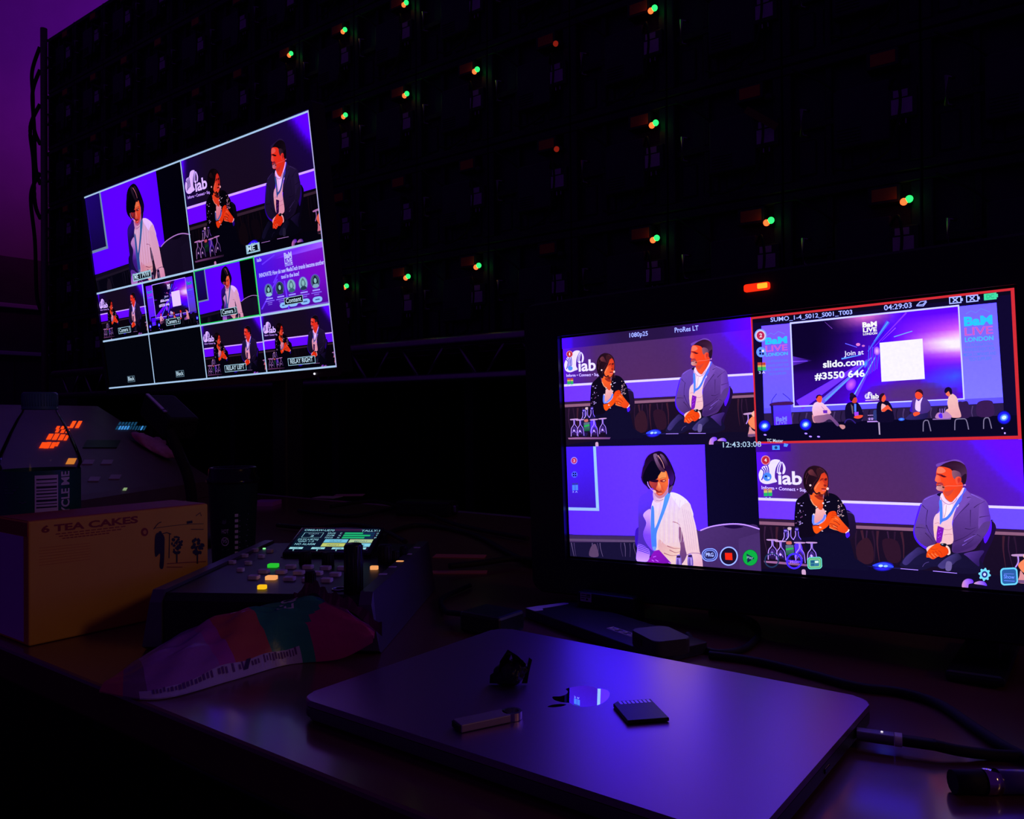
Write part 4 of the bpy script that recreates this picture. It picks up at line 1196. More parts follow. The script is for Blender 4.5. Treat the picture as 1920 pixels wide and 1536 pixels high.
# black drape closing the space under the wall
bm = bmesh.new()
N = 420
lo, hi = [], []
for i in range(N + 1):
    x = -7.6 + 9.2 * i / N
    y = 3.44 + .025 * math.sin(i * .55) + .012 * math.sin(i * 1.7 + 1)
    lo.append(bm.verts.new((x, y + .01 * math.sin(i * .9), .01))); hi.append(bm.verts.new((x, y, 1.31)))
for i in range(N):
    f = bm.faces.new((lo[i], lo[i + 1], hi[i + 1], hi[i])); f.smooth = True
bmesh.ops.solidify(bm, geom=bm.faces[:], thickness=.004)
tag(obj('drape', bm, 'drape'), 'black pleated drape hanging under the LED wall behind the truss', 'drape')
# post with hanging cables at the left end
t = thing('support_post', 'brownish upright post at the left end of the LED wall', 'post', (-7.47, 3.12, 0))
obj('pole', tube(bmesh.new(), [(0, 0, .02), (0, 0, 4.36)], .028, 12), mat('post_metal', (.30, .20, .18), .5, .6, noise=.2), t)
obj('base', nbox((-.2, -.2, 0), (.2, .2, .02), .004), 'black_matte', t)
for k, (z0, z1, dx) in enumerate(((4.2, 3.35, -.06), (4.0, 3.0, -.03), (3.7, 2.7, -.05), (3.1, 1.9, -.02))):
    pts = spline([(-.03, -.02, z0), (-.05 + dx, -.05 - .01 * k, z0 - .2), (-.05 + dx * .8, -.05, (z0 + z1) / 2), (-.04 + dx, -.04, z1 + .15), (-.03, -.02, z1)], 8)
    obj('hanging_cable', tube(bmesh.new(), pts, .016, 8), 'rubber', t)
bm = bmesh.new()
p0, p1 = at_y(1398, 205, LEDY - .10), at_y(1456, 238, LEDY - .10)
dv = (p1 - p0).normalized(); nv = Vector((-dv.z, 0, dv.x)) * .014
for q in ((0, 0), (-.004, 0)):
    pass
vs = [bm.verts.new(p + o_ + Vector((0, dy, 0))) for dy in (0, .004) for p, o_ in ((p0, -nv), (p1, -nv), (p1, nv), (p0, nv))]
for q in ((0, 1, 2, 3), (7, 6, 5, 4), (0, 4, 5, 1), (1, 5, 6, 2), (2, 6, 7, 3), (3, 7, 4, 0)):
    bm.faces.new([vs[i] for i in q])
tag(obj('strap', bm, mat('yellow_strap', (.20, .20, .03), .8)), 'dull yellow webbing strap hanging aslant over the LED panels', 'strap')

# ------------------------------------------------------------------ desk
DESK = 0.75
M['desk'] = mat('desk_laminate', (0.150, 0.050, 0.045), 0.30, spec=0.6, coat=0.5, noise=0.25, scale=18)
t = thing('desk', 'dark brown glossy desk under the equipment', 'desk', (-.9, .8, 0))
obj('desktop', nbox((-1.75, -.50, .72), (1.55, .50, .75), .003), 'desk', t)
obj('edge_strip', nbox((-1.75, .5005, .722), (1.55, .512, .7515), .002), 'alu', t)
for x in (-1.65, 1.42):
    for y in (-.42, .40):
        obj('leg', nbox((x, y, 0), (x + .05, y + .05, .72), .003), 'black_matte', t)

# ------------------------------------------------------------------ screens
M['screen_near'] = screen_mat('screen_near', 1.0, .035)
M['screen_far'] = screen_mat('screen_far', 1.0, .03)
M['screen_text'] = screen_mat('screen_text', 1.0)
# recorder monitor
MW, MH = .4096, .2304
mon = thing('recorder_monitor', 'large black field recorder monitor showing four camera pictures, red tally light on top', 'monitor', (-.26807, .71407, .92669), (R(.155), R(-1.755), R(.606)))
bm = bmesh.new()
ow, oh = .504, .312
outer, inner = rrect(ow, oh, .014), rrect(MW + .004, MH + .004, .001)
n = len(outer)
def ringv(poly, y): return [bm.verts.new((x, y, z)) for x, z in poly]
o0, o1, i0_, i1_, ob = ringv(outer, .002), ringv(rrect(ow - .006, oh - .006, .012), -.004), ringv(inner, -.003), ringv(inner, .008), ringv(outer, .055)
for a, b in ((ob, o0), (o0, o1), (o1, i0_), (i0_, i1_)):
    for k in range(n):
        bm.faces.new((a[k], a[(k + 1) % n], b[(k + 1) % n], b[k]))
bm.faces.new(ob); 
bk = ringv(inner, .0081)
bm.faces.new(bk[::-1])
box(bm, (-.2, .055, -.13), (.2, .066, .13), .006)
obj('body', bm, 'black_plastic', mon)
scr = obj('screen', nbox((-MW / 2 - .001, .004, -MH / 2 - .001), (MW / 2 + .001, .0075, MH / 2 + .001)), 'black_gloss', mon, 'lit screen with four pictures')
off = -.0035
def mon_place(*q):
    return placer(MW, MH, *q, off=off)
d = Draw(PANE_1, mon_place(0, 0, .5, .5), boost=4.6)
_b = d.base
d.base = lambda x, y: PANE_4(x, y)
pair_feed(d)
d.base = PANE_1
d.uv()
d.grid(lambda u, v: lerp(lerp((72, 14, 226), (40, 20, 70), min(1, u * 3.2)), (90, 8, 246), max(0, (u - .62) / .38)), 14, 2, 0, 0, 1, .098)
d.fr(1050, 560, 5.053)
UI = (176, 206, 238)
d.text('1080p25', (706, 318), (876, 304), 42, UI, .01)
d.text('ProRes LT', (1125, 286), (1346, 271), 46, UI, .012)
d.ell(152, 455, 30, 32, (226, 130, 150), n=20); d.ell(152, 455, 24, 26, (190, 30, 50), n=20); d.text('1', (147, 468), (158, 467), 26, (250, 230, 240), .02)
for x in (124, 153):
    d.rect(x, 684, x + 25, 700, (200, 70, 60)); d.rect(x, 700, x + 25, 712, (220, 190, 90)); d.rect(x, 712, x + 25, 742, (40, 180, 110))
d.text('1 A', (126, 760), (176, 758), 14, (180, 190, 220), .01)
d.ell(155, 590, 22, 22, (80, 150, 220), n=14)
d.build('video_picture', 'screen_near', scr, 'picture of two seated speakers, upper left')
d = Draw(PANE_2, mon_place(.5, 0, 1, .5), boost=4.6)
stage_feed(d)
d.fr(1400, 540, 3.692)
for p in ([(58, 188), (1895, 42), (1895, 66), (58, 208)], [(46, 190), (60, 190), (60, 1076), (46, 1076)], [(1868, 46), (1897, 46), (1894, 1136), (1866, 1136)], [(46, 1068), (1890, 1106), (1890, 1130), (46, 1084)]):
    d.poly(p, (214, 44, 56))
d.poly([(60, 208), (1868, 68), (1868, 96), (60, 236)], (12, 8, 30))
d.text('SUMO_1-4_S012_S001_T003', (184, 232), (750, 196), 30, UI, .012)
d.text('04:29:03', (972, 178), (1166, 164), 36, UI, .012)
d.poly([(1198, 150), (1225, 124), (1272, 118), (1248, 148)], UI); d.poly([(1208, 146), (1230, 128), (1262, 124), (1244, 144)], (16, 14, 50)); d.line([(1198, 154), (1248, 156), (1272, 126)], 6, UI)
for x, y in ((1430, 100), (1550, 93)):
    d.poly([(x, y), (x + 86, y - 6), (x + 86, y + 44), (x, y + 50)], UI); d.poly([(x + 7, y + 7), (x + 79, y + 2), (x + 79, y + 37), (x + 7, y + 42)], (12, 10, 34)); d.rect(x + 86, y + 10, x + 96, y + 30, UI)
    d.line([(x + 26, y + 8), (x + 60, y + 36)], 8, UI); d.line([(x + 26, y + 36), (x + 60, y + 6)], 8, UI)
d.poly([(1676, 86), (1766, 78), (1766, 126), (1676, 132)], (70, 226, 170)); d.rect(1766, 88, 1776, 112, (70, 226, 170)); d.text('DC', (1694, 120), (1748, 116), 28, (40, 190, 140), .02)
d.ell(112, 325, 42, 46, (130, 190, 250), n=22); d.ell(112, 325, 34, 37, (240, 220, 240), n=22); d.ell(112, 325, 27, 30, (196, 40, 90), n=20); d.text('2', (104, 338), (122, 336), 26, (250, 236, 250), .02)
d.ell(112, 442, 33, 36, (100, 170, 240), n=18)
for x, y, c in ((98, 424, (20, 24, 70)), (116, 426, (240, 240, 255)), (98, 444, (20, 24, 70)), (116, 446, (30, 40, 90))):
    d.rect(x, y, x + 15, y + 16, c)
for x in (84, 114):
    d.rect(x, 514, x + 26, 534, (200, 70, 60)); d.rect(x, 534, x + 26, 546, (220, 180, 90)); d.rect(x, 546, x + 26, 572, (60, 190, 110))
d.text('2 A', (90, 592), (134, 592), 15, (220, 230, 250), .02)
d.build('video_picture', 'screen_near', scr, 'picture of the whole stage in a red frame, upper right')
d = Draw(PANE_3, mon_place(0, .5, .5, 1), boost=4.6)
woman_feed(d)
d.fr(1050, 810, 5.053)
d.ell(160, 200, 30, 34, (150, 170, 250), n=20); d.ell(160, 200, 25, 28, (196, 50, 110), n=20); d.text('3', (153, 213), (168, 213), 25, (240, 200, 230), .02)
d.ell(160, 331, 27, 29, (76, 120, 240), n=18)
for x, y in ((143, 312), (162, 313), (144, 333), (163, 334)):
    d.rect(x, y, x + 15, y + 16, (16, 20, 60) if (x + y) % 2 else (40, 50, 110))
for x in (136, 164):
    d.rect(x, 412, x + 24, 428, (50, 60, 170)); d.rect(x, 430, x + 24, 480, (70, 150, 246))
d.text('3 A', (136, 500), (184, 502), 15, (150, 190, 250), .01)
def soft_ring(x, y, rx, ry, w, c):
    d.ring(x, y, rx, ry, w * 1.5, lerp(c, (70, 44, 110), .6)); d.ring(x, y, rx, ry, w, c)
d.poly(rrect(146, 122, 58, 8, 1370, 1147), (140, 190, 236)); d.poly(rrect(130, 106, 50, 8, 1370, 1147), (56, 46, 110)); d.poly(rrect(112, 88, 42, 8, 1370, 1147), (140, 190, 236)); d.poly(rrect(100, 76, 36, 8, 1370, 1147), (40, 36, 90))
d.text('PRG', (1333, 1160), (1405, 1164), 34, (190, 220, 246), .02)
d.ell(1545, 1168, 84, 90, (160, 204, 240), n=30); d.ell(1545, 1168, 73, 79, (28, 16, 46), n=30); d.poly([(1510, 1135), (1576, 1140), (1578, 1208), (1512, 1200)], (255, 40, 20))
d.ell(1742, 1193, 72, 78, (20, 60, 60), n=30); d.ell(1742, 1193, 68, 74, (14, 176, 70), n=30); d.poly([(1710, 1152), (1782, 1200), (1714, 1240)], (22, 40, 80)); d.text('Play', (1712, 1202), (1768, 1206), 24, (150, 200, 200), .01)
d.fr(1050, 560, 5.053)
d.build('video_picture', 'screen_near', scr, 'picture of a standing woman in a pale ribbed jumper, lower left')
d = Draw(PANE_4, mon_place(.5, .5, 1, 1), boost=4.6)
pair_feed(d)
d.fr(1400, 830, 3.692)
d.poly([(47, 16), (288, 22), (288, 74), (47, 70)], (62, 12, 160))
d.poly([(162, 28), (212, 30), (212, 60), (162, 58)], (70, 170, 230)); d.ell(187, 44, 11, 11, (30, 60, 130), n=12); d.poly([(244, 16), (272, 24), (262, 42), (240, 38)], (80, 170, 230))
d.ell(113, 128, 31, 33, (226, 140, 170), n=20); d.ell(113, 128, 25, 27, (196, 36, 60), n=20); d.text('4', (104, 139), (121, 140), 24, (250, 226, 236), .02)
d.ell(120, 244, 29, 30, (70, 140, 216), n=16); d.rect(104, 234, 118, 246, (30, 40, 100)); d.rect(121, 246, 136, 260, (190, 230, 246))
for x in (92, 122):
    d.rect(x, 326, x + 26, 340, (210, 130, 110)); d.rect(x, 340, x + 26, 354, (200, 200, 110)); d.rect(x, 354, x + 26, 378, (30, 190, 110))
d.text('4 A', (96, 398), (144, 400), 14, (190, 210, 240), .02)
d.ring(128, 822, 46, 48, 9, (34, 56, 100))
d.ring(280, 836, 50, 50, 12, (70, 44, 220)); d.poly([(236, 826), (324, 838), (322, 850), (236, 838)], (90, 60, 240)); d.text('Mon', (250, 848), (308, 852), 18, (150, 120, 240), .02)
d.poly(rrect(100, 84, 22, 6, 418, 857), (110, 226, 206)); d.poly(rrect(86, 70, 17, 6, 418, 857), (30, 110, 90)); d.poly(rrect(80, 64, 14, 6, 418, 857), (130, 214, 150)); d.poly(rrect(62, 46, 8, 6, 418, 857), (70, 150, 160))
for x, y, c in ((392, 840, (30, 90, 140)), (420, 842, (220, 250, 240)), (392, 860, (40, 100, 150)), (420, 862, (60, 120, 170))):
    d.rect(x, y, x + 24, y + 15, c)
gx, gy = 1583, 998
d.poly([(gx + (43 if (k % 4) < 2 else 33) * math.cos(2 * PI * (k + .5) / 32), gy + (46 if (k % 4) < 2 else 36) * math.sin(2 * PI * (k + .5) / 32)) for k in range(32)], (120, 230, 240))
d.ell(gx, gy, 21, 23, (40, 46, 130), n=20); d.ell(gx, gy, 10, 11, (206, 236, 255), n=14)
d.poly(rrect(120, 122, 26, 6, 1753, 1021), (110, 226, 240)); d.poly(rrect(100, 100, 18, 6, 1753, 1021), (44, 96, 170)); d.text('Show', (1716, 1032), (1790, 1040), 26, (120, 170, 226), .004)
d.line([(1718, 1000), (1788, 1006)], 5, (100, 130, 210)); d.line([(1716, 1048), (1790, 1056)], 4, (110, 150, 220))
d.build('video_picture', 'screen_near', scr, 'picture of two seated speakers, lower right')
d = Draw(H_MON, mon_place(0, 0, 1, 1), step=2e-6)
d.k = 1100
d.fr(1050, 560, 5.053)
d.text('12:43:03:08', (1536, 1400), (1892, 1408), 50, UI, .006)
d.fr(1400, 540, 3.692)
d.text('TC Master', (130, 1072), (240, 1080), 22, (206, 226, 250), .01)
d.build('timecode', 'screen_text', scr, 'pale blue running time')
bm = bmesh.new()
box(bm, (-.0118, -.0085, -.0035), (.0118, -.003, .0035), .002)
tl = obj('tally_light', bm, emit('tally_red', (1.0, 0.020, 0.004), 1.3), mon, 'red tally light')
tl.location = (.010, 0, .1405)
bm = box(bmesh.new(), (.0015, -.0095, -.0022), (.0105, -.0084, .0024), .0008)
o = obj('light_source', bm, emit('tally_hot', (1.0, 0.34, 0.02), 1.6), tl)
for x in (-.17, .17):
    zz = (DESK - .92669 - x * .0306)
    bm = bmesh.new()
    box(bm, (x - .02, -.03, zz + .001), (x + .02, .09, zz + .009), .003)
    box(bm, (x - .012, .02, zz + .007), (x + .012, .045, -.154), .002)
    obj('foot', bm, 'black_plastic', mon)

# far set
TW, TH = .952, .5355
tv = thing('television', 'wide black television on the left showing a grid of camera pictures', 'television', (-1.81383, 1.10151, 1.31534), (R(6.595), R(-1.297), R(.852)))
bm = bmesh.new()
def frame_bm(w, h, iw, ih, y0, y1, rad):
    bm = bmesh.new()
    o_, i_ = rrect(w, h, rad), rrect(iw, ih, .0005)
    a = [bm.verts.new((x, y0, z)) for x, z in o_]; b = [bm.verts.new((x, y0, z)) for x, z in i_]
    c = [bm.verts.new((x, y1, z)) for x, z in o_]; e = [bm.verts.new((x, y0 + .009, z)) for x, z in i_]
    n = len(o_)
    for p, q in ((c, a), (a, b), (b, e)):
        for k in range(n):
            bm.faces.new((p[k], p[(k + 1) % n], q[(k + 1) % n], q[k]))
    bm.faces.new(c); bm.faces.new(e[::-1])
    return bm
bm = frame_bm(TW + .028, TH + .036, TW + .002, TH + .002, -.003, .030, .008)
box(bm, (-.30, .030, -.22), (.30, .062, .12), .012)
obj('cabinet', bm, 'black_plastic', tv)
scr = obj('screen', nbox((-TW / 2, .0015, -TH / 2), (TW / 2, .0035, TH / 2)), 'black_gloss', tv, 'lit screen with ten pictures')
def tv_place(*q):
    return placer(TW, TH, *q, off=-.0012)
panes = [(0, 0, .5, .5, 'woman', 'ME 1 PVW', 'standing woman in a pale jumper, large picture on the left'), (.5, 0, 1, .5, 'pair', 'ME 1', 'two seated speakers, large picture on the right'),
         (0, .5, .25, .75, 'pair', 'Camera 1', 'two seated speakers, first small picture'), (.25, .5, .5, .75, 'stage', 'Camera 2', 'whole stage, second small picture'),
         (.5, .5, .75, .75, 'woman', 'Camera 3', 'standing woman in a green frame, third small picture'), (.75, .5, 1, .75, 'content', 'Content', 'violet slide with five round portraits'),
         (0, .75, .25, 1, None, 'Black', 'first black picture, bottom left'), (.25, .75, .5, 1, None, 'Black', 'second black picture, bottom row'),
         (.5, .75, .75, 1, 'pair', 'RELAY LEFT', 'two seated speakers, bottom row third'), (.75, .75, 1, 1, 'pair', 'RELAY RIGHT', 'two seated speakers, bottom right')]
for u0, v0, u1, v1, kind, cap, lab in panes:
    d = Draw({'pair': PANE_4, 'woman': PANE_3, 'stage': PANE_2}.get(kind, lambda x, y: (x, y)), tv_place(u0, v0, u1, v1), grade=tv_grade, boost=1.0)
    if kind == 'pair':
        pair_feed(d)
    elif kind == 'woman':
        woman_feed(d)
    elif kind == 'stage':
        stage_feed(d, True)
    elif kind == 'content':
        d.grade = lambda c: (c[0] * .86, c[1] * .9, c[2] * .95)
        content_feed(d)
    else:
        d.uv(); d.grade = None
        d.grid(lambda u, v: (3, 4, 12), 2, 2)
    d.grade = None
    big = u1 - u0 > .3
    lw = {'ME 1 PVW': .19, 'ME 1': .105, 'Black': .16, 'RELAY LEFT': .36, 'RELAY RIGHT': .39}.get(cap, .27)
    label_plate(d, cap, .5 if cap != 'RELAY RIGHT' else .52, .93 if big else .84, lw, .075 if big else .125, (84, 110, 128) if cap == 'Black' else (150, 196, 214))
    d.build('video_picture', 'screen_far', scr, lab)
d = Draw(lambda x, y: (x, y), tv_place(0, 0, 1, 1), step=2e-6)
d.k = 1250
L1, G1 = (168, 200, 236), (20, 214, 90)
d.uv()
w1, w2 = .0042, .0075
d.line([(0, w2 / 2), (1, w2 / 2)], w2, L1); d.line([(0, 1 - w2 / 2), (1, 1 - w2 / 2)], w2, L1)
d.line([(1 - w1 / 2, 0), (1 - w1 / 2, 1)], w1, (176, 170, 226))
d.line([(.5, 0), (.5, .5)], w1, L1); d.line([(0, .5), (1, .5)], w2 * 1.2, L1); d.line([(0, .75), (1, .75)], w2 * 1.2, L1)
for x in (.25, .5, .75):
    d.line([(x, .5), (x, 1)], w1, L1)
for p in ([(.5, .504), (.75, .504)], [(.5, .746), (.75, .746)], [(.501, .5), (.501, .75)], [(.749, .5), (.749, .75)]):
    d.line(p, w1 * .9, G1)
d.build('grid_lines', 'screen_text', scr, 'pale dividing lines, one frame green')
bm = bmesh.new(); bmesh.ops.create_uvsphere(bm, u_segments=10, v_segments=6, radius=.0024)
o = obj('power_light', bm, emit('standby_white', (.9, .85, 1.0), 1.2), tv, 'small white power light'); o.location = (.405, -.004, -.2775)
# floor stand behind the desk carries the set; undo the tilt of the set for the upright
inv = Euler((R(6.595), R(-1.297), R(.852)), 'XYZ').to_matrix().to_4x4().inverted()
bm = bmesh.new()
box(bm, (-.03, .245, -1.313), (.03, .305, .08), .005)
box(bm, (-.30, .10, -1.3145), (.30, .45, -1.295), .005)
xform(bm, inv)
obj('stand', bm, 'black_plastic', tv)
bm = xform(box(bmesh.new(), (-.05, .06, -.06), (.05, .26, .04), .004), inv)
obj('bracket', bm, 'black_plastic', tv)
# ------------------------------------------------------------------ laptop
LX, LY, LW, LD = -.44692, .34597, .3126, .2212
LZ = .7655
t = thing('laptop', 'closed space grey laptop lying at the front of the desk', 'laptop', (LX + LW / 2, LY + LD / 2, DESK))
bm = bmesh.new()
prism(bm, rrect(LW - .006, LD - .006, .011, 8), .0015, .0042)
bm2 = prism(bmesh.new(), rrect(LW, LD, .013, 8), .0035, .0108, bev=.0018)
me_ = bpy.data.meshes.new('tmp'); bm2.to_mesh(me_); bm2.free(); bm.from_mesh(me_); bpy.data.meshes.remove(me_)
obj('base', bm, 'lid_side', t)
bm = prism(bmesh.new(), rrect(LW, LD, .013, 8), .0113, .0155)
top_e = [e for e in bm.edges if all(v.co.z > .0154 for v in e.verts)]
bmesh.ops.bevel(bm, geom=top_e, offset=.0016, segments=3, affect='EDGES', profile=.5)
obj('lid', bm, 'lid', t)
for x in (-.125, .125):
    for y in (-.085, .085):
        obj('rubber_foot', lathe(bmesh.new(), [(0, .0003), (.008, .0003), (.009, .0018), (0, .0018)], 20, cx=x, cy=y), 'rubber', t)
bm = box(bmesh.new(), (LW / 2 - .0005, .0, .0055), (LW / 2 + .0006, .010, .0085), .0008)
obj('port', bm, 'black_gloss', t)
# polished fruit mark: body with a bite on its right, a leaf above; its head points to the front edge
body = [(0, -1.0), (.22, -1.08), (.52, -1.02), (.78, -.72), (.93, -.28), (.72, -.08), (.60, .22), (.66, .54), (.86, .74), (.62, .98), (.30, 1.02), (0, .92), (-.28, 1.03), (-.58, 1.0), (-.86, .72), (-.98, .28), (-.92, -.24), (-.72, -.74), (-.46, -1.04), (-.2, -1.08)]
body = [(p.x, p.y) for p in spline([(x, y, 0) for x, y in body], 5, True)]
leaf = [(p.x, p.y) for p in spline([(.0, 1.12, 0), (.03, 1.36, 0), (.22, 1.62, 0), (.42, 1.70, 0), (.40, 1.46, 0), (.22, 1.20, 0)], 5, True)]
k = .0180
bm = bmesh.new()
for poly in (body, leaf):
    pts = [(-x * k - .0018, -y * k + .0035) for x, y in poly]
    vs = [bm.verts.new((x, y, .01553)) for x, y in pts]
    for q in tessellate_polygon([[Vector((x, y, 0)) for x, y in pts]]):
        bm.faces.new([vs[i] for i in q])
o = obj('emblem', bm, 'mirror', t, 'polished mirror emblem')

# ------------------------------------------------------------------ things on the laptop
# memory stick with a ring end
a_, b_ = Vector((-.3135, .3655, 0)), Vector((-.3055, .4065, 0))
ang = math.atan2(b_.y - a_.y, b_.x - a_.x)
t = thing('usb_stick', 'slim metal USB stick with a ring end lying on the laptop', 'USB stick', (-.3215, .3655, LZ), (0, 0, R(66)))
bm = box(bmesh.new(), (0, -.006, .0003), (.0335, .006, .0050), .0006)
obj('body', bm, mat('stick_metal', (.36, .30, .36), .5, .4, noise=.08, scale=300), t)
bm = bmesh.new()
n = 28
rings = []
for r_, z in ((.0062, .0003), (.0062, .0050), (.0044, .0050), (.0044, .0003)):
    rings.append([bm.verts.new((.0375 + r_ * math.cos(2 * PI * q / n), r_ * math.sin(2 * PI * q / n), z)) for q in range(n)])
for i in range(4):
    for q in range(n):
        bm.faces.new((rings[i][q], rings[i][(q + 1) % n], rings[(i + 1) % 4][(q + 1) % n], rings[(i + 1) % 4][q]))
obj('ring', bm, 'steel', t, 'bright metal ring')
bm = box(bmesh.new(), (-.0012, -.0052, .0009), (.0002, .0052, .0044), .0002)
obj('plug_opening', bm, 'black_matte', t)

# memory card, contacts up
sd = [(-.2678, .4535), (-.2505, .4770), (-.2255, .4515), (-.2425, .4345)]
cx = sum(p[0] for p in sd) / 4; cy = sum(p[1] for p in sd) / 4
t = thing('memory_card', 'black memory card lying contacts up beside the mirror emblem', 'memory card', (cx, cy, LZ), (0, 0, R(-43)))
# local x runs across the card (contacts to tail), local y along the contact edge
w_, h_ = .0335, .0265
bm = prism(bmesh.new(), [(-w_ / 2, -h_ / 2 + .004), (-w_ / 2 + .004, -h_ / 2), (w_ / 2, -h_ / 2), (w_ / 2, h_ / 2), (-w_ / 2, h_ / 2)], .0003, .0026, bev=.0004)
obj('card', bm, 'black_plastic', t)
for q in range(8):
    y = -h_ / 2 + .0042 + q * .0027
    obj('contact', nbox((-w_ / 2 + .0012, y, .0025), (-w_ / 2 + .0064, y + .0017, .00272)), mat('contact_metal', (.80, .72, .78), .35, .6) if q == 0 else bpy.data.materials['contact_metal'], t)

# crumpled dark wrapper
rnd = random.Random(11)
t = thing('sweet_wrapper', 'crumpled dark foil sweet wrapper standing on the laptop lid', 'wrapper', (-.3455, .4500, LZ), (0, 0, R(37)))
M['foil'] = mat('dark_foil', (.030, .029, .038), .25, .7, noise=.4, scale=300, bump=.5)
bm = bmesh.new()
bmesh.ops.create_icosphere(bm, subdivisions=4, radius=1)
for v in bm.verts:
    c_ = v.co.copy()
    a = math.atan2(c_.y, c_.x)
    f = 1 + .13 * math.sin(3 * a + 2.5 * c_.z) + .10 * abs(math.sin(4 * a - 3 * c_.z)) + .06 * math.sin(9 * a + 6 * c_.z)
    v.co = Vector((c_.x * .0105 * f + .002 * c_.z, c_.y * .0080 * f, max(.0004, (c_.z + .9) * .0088 * (1 + .10 * math.sin(5 * a)))))
obj('crumpled_body', bm, 'foil', t, smooth=True)
def sheet(bm, pts, th=.0006):
    f = bm.faces.new([bm.verts.new(p) for p in pts])
    bmesh.ops.solidify(bm, geom=[f], thickness=th)
bm = bmesh.new()
sheet(bm, [(-.0085, -.004, .009), (-.0075, -.006, .0180), (-.002, -.006, .0262), (.0005, -.002, .0215), (-.002, .002, .0145), (-.006, .002, .010)])
sheet(bm, [(-.002, -.006, .0262), (.005, -.005, .0215), (.0108, -.004, .0155), (.0085, .000, .010), (.002, .001, .0150), (.0005, -.002, .0215)])
obj('torn_flap', bm, 'foil', t)
bm = bmesh.new()
sheet(bm, [(.0075, -.001, .001), (.0112, -.002, .0125), (.0128, -.002, .0195), (.0150, -.002, .0178), (.0128, -.001, .0085), (.0115, .000, .0008)], .0016)
obj('twisted_end', bm, 'foil', t)
bm = bmesh.new()
sheet(bm, [(-.0150, .001, .0006), (-.0145, -.001, .0070), (-.0105, -.003, .0105), (-.007, -.003, .0070), (-.008, .000, .0006)], .003)
obj('folded_corner', bm, 'foil', t)

# ------------------------------------------------------------------ boxes between laptop and recorder
e1, e2 = Vector((.94, -.341, 0)), Vector((.341, .94, 0))
dp = Vector((-.4855, .6555, DESK))
t = thing('drive', 'flat black portable drive with an L shaped white sticker behind the laptop', 'drive', dp, (0, 0, R(-19.94)))
bm = prism(bmesh.new(), rrect(.190, .062, .003, 4, .095, .031), .0004, .0100, bev=.0008)
obj('case', bm, mat('drive_case', (.055, .050, .065), .30, .4, noise=.15, scale=200), t)
bm = bmesh.new()
prism(bm, [(.001, .001), (.017, .001), (.019, .010), (.012, .014), (.012, .046), (.009, .049), (.005, .046), (.001, .014)], .0100, .01012)
obj('sticker', bm, 'white_label', t, 'white L shaped sticker')
bm = bmesh.new()
for q in ([(.108, .018), (.146, .018)], [(.108, .026), (.146, .026)], [(.108, .018), (.108, .026)], [(.146, .018), (.146, .026)]):
    tube(bm, [(x, y, .0101) for x, y in q], .0004, 4)
for x in (.114, .126, .137):
    tube(bm, [(x - .003, .0245, .0101), (x + .003, .0245, .0101), (x + .003, .022, .0101), (x - .003, .022, .0101), (x - .003, .0195, .0101), (x + .003, .0195, .0101)], .0005, 4)
obj('maker_mark', bm, 'white_label', t, 'white outlined mark')
t = thing('card_hub', 'small square grey hub sitting on the flat black drive', 'hub', (-.309, .606, DESK + .0101), (0, 0, R(-33)))
bm = prism(bmesh.new(), rrect(.043, .034, .006, 6), .0002, .0128, bev=.0012)
obj('case', bm, mat('hub_grey', (.055, .045, .042), .65, .0, noise=.1, scale=300), t)
bm = box(bmesh.new(), (-.012, -.0176, .004), (.000, -.0168, .009), .0004)
obj('port', bm, 'black_gloss', t)
t = thing('power_brick', 'black power brick between the laptop corner and the flat drive', 'power brick', (-.479, .598, DESK))
obj('case', nbox((-.026, -.020, .0003), (.022, .020, .0195), .003), 'black_plastic', t)
obj('cable', tube(bmesh.new(), spline([(-.026, 0, .012), (-.05, .0, .010), (-.08, .02, .004), (-.12, .06, .004), (-.14, .13, .004)], 6), .0028, 8), 'rubber', t)
# adapter with white label under the recorder
ap = at_y(1088, 1125, .690)
t = thing('adapter', 'small black adapter with a white rating label under the recorder monitor', 'adapter', (ap.x - .004, .690, DESK), (0, 0, R(4)))
hz = max(.016, at_y(1088, 1112, .690).z - DESK + .001)
obj('case', nbox((0, 0, .0003), (.062, .028, hz), .002), 'black_plastic', t)
d = Draw(lambda x, y: (x, y), lambda u, v, l: (.004 + u * .0125, -.00012 - l, hz - .0005 - v * .0085), step=2e-6)
d.uv(); d.rect(0, 0, 1, 1, (206, 202, 210))
for q in ((.06, .2, .5), (.06, .45, .9), (.06, .7, .4)):
    d.line([(q[0], q[1]), (q[2], q[1])], .12, (70, 66, 80))
d.rect(.55, .1, .92, .35, (80, 76, 90)); d.rect(.5, .62, .7, .85, (40, 38, 50))
d.build('rating_label', 'ink', t, 'white rating label')

# ------------------------------------------------------------------ cables on the right
def cable(name, label, pts, r_, cat='cable', group=None, material='rubber', n=8):
    return tag(obj(name, tube(bmesh.new(), spline(pts, n), r_, 8), material), label, cat, group)
z = DESK + .0032
cable('cable', 'black cable curving behind the small grey hub to the right', [at(1288, 1190, z + .006), at(1310, 1212, z), at(1350, 1224, z), at(1400, 1214, z), at(1422, 1185, z), at(1400, 1160, z), at(1330, 1148, z)], .0030)
t = thing('charging_cable', 'black charging cable with a metal plug going into the laptop\u2019s right side', 'cable')
pz = DESK + .0072
p0, p1 = at(1606, 1376, pz), at(1676, 1386, pz)
p0 = Vector((LX + LW + .0005, p0.y, pz))
dv = (p1 - p0).normalized()
def cyl_along(a, b, w, h, rad):
    bm = prism(bmesh.new(), rrect(h, w, rad, 5), 0, (b - a).length)
    q = (b - a).to_track_quat('Z', 'Y').to_matrix().to_4x4()
    return xform(bm, Matrix.Translation(a) @ q)
bm = cyl_along(p0, p1, .0062, .0105, .0028)
obj('plug', bm, mat('plug_grey', (.20, .19, .22), .35, .5), t, 'grey plug body')
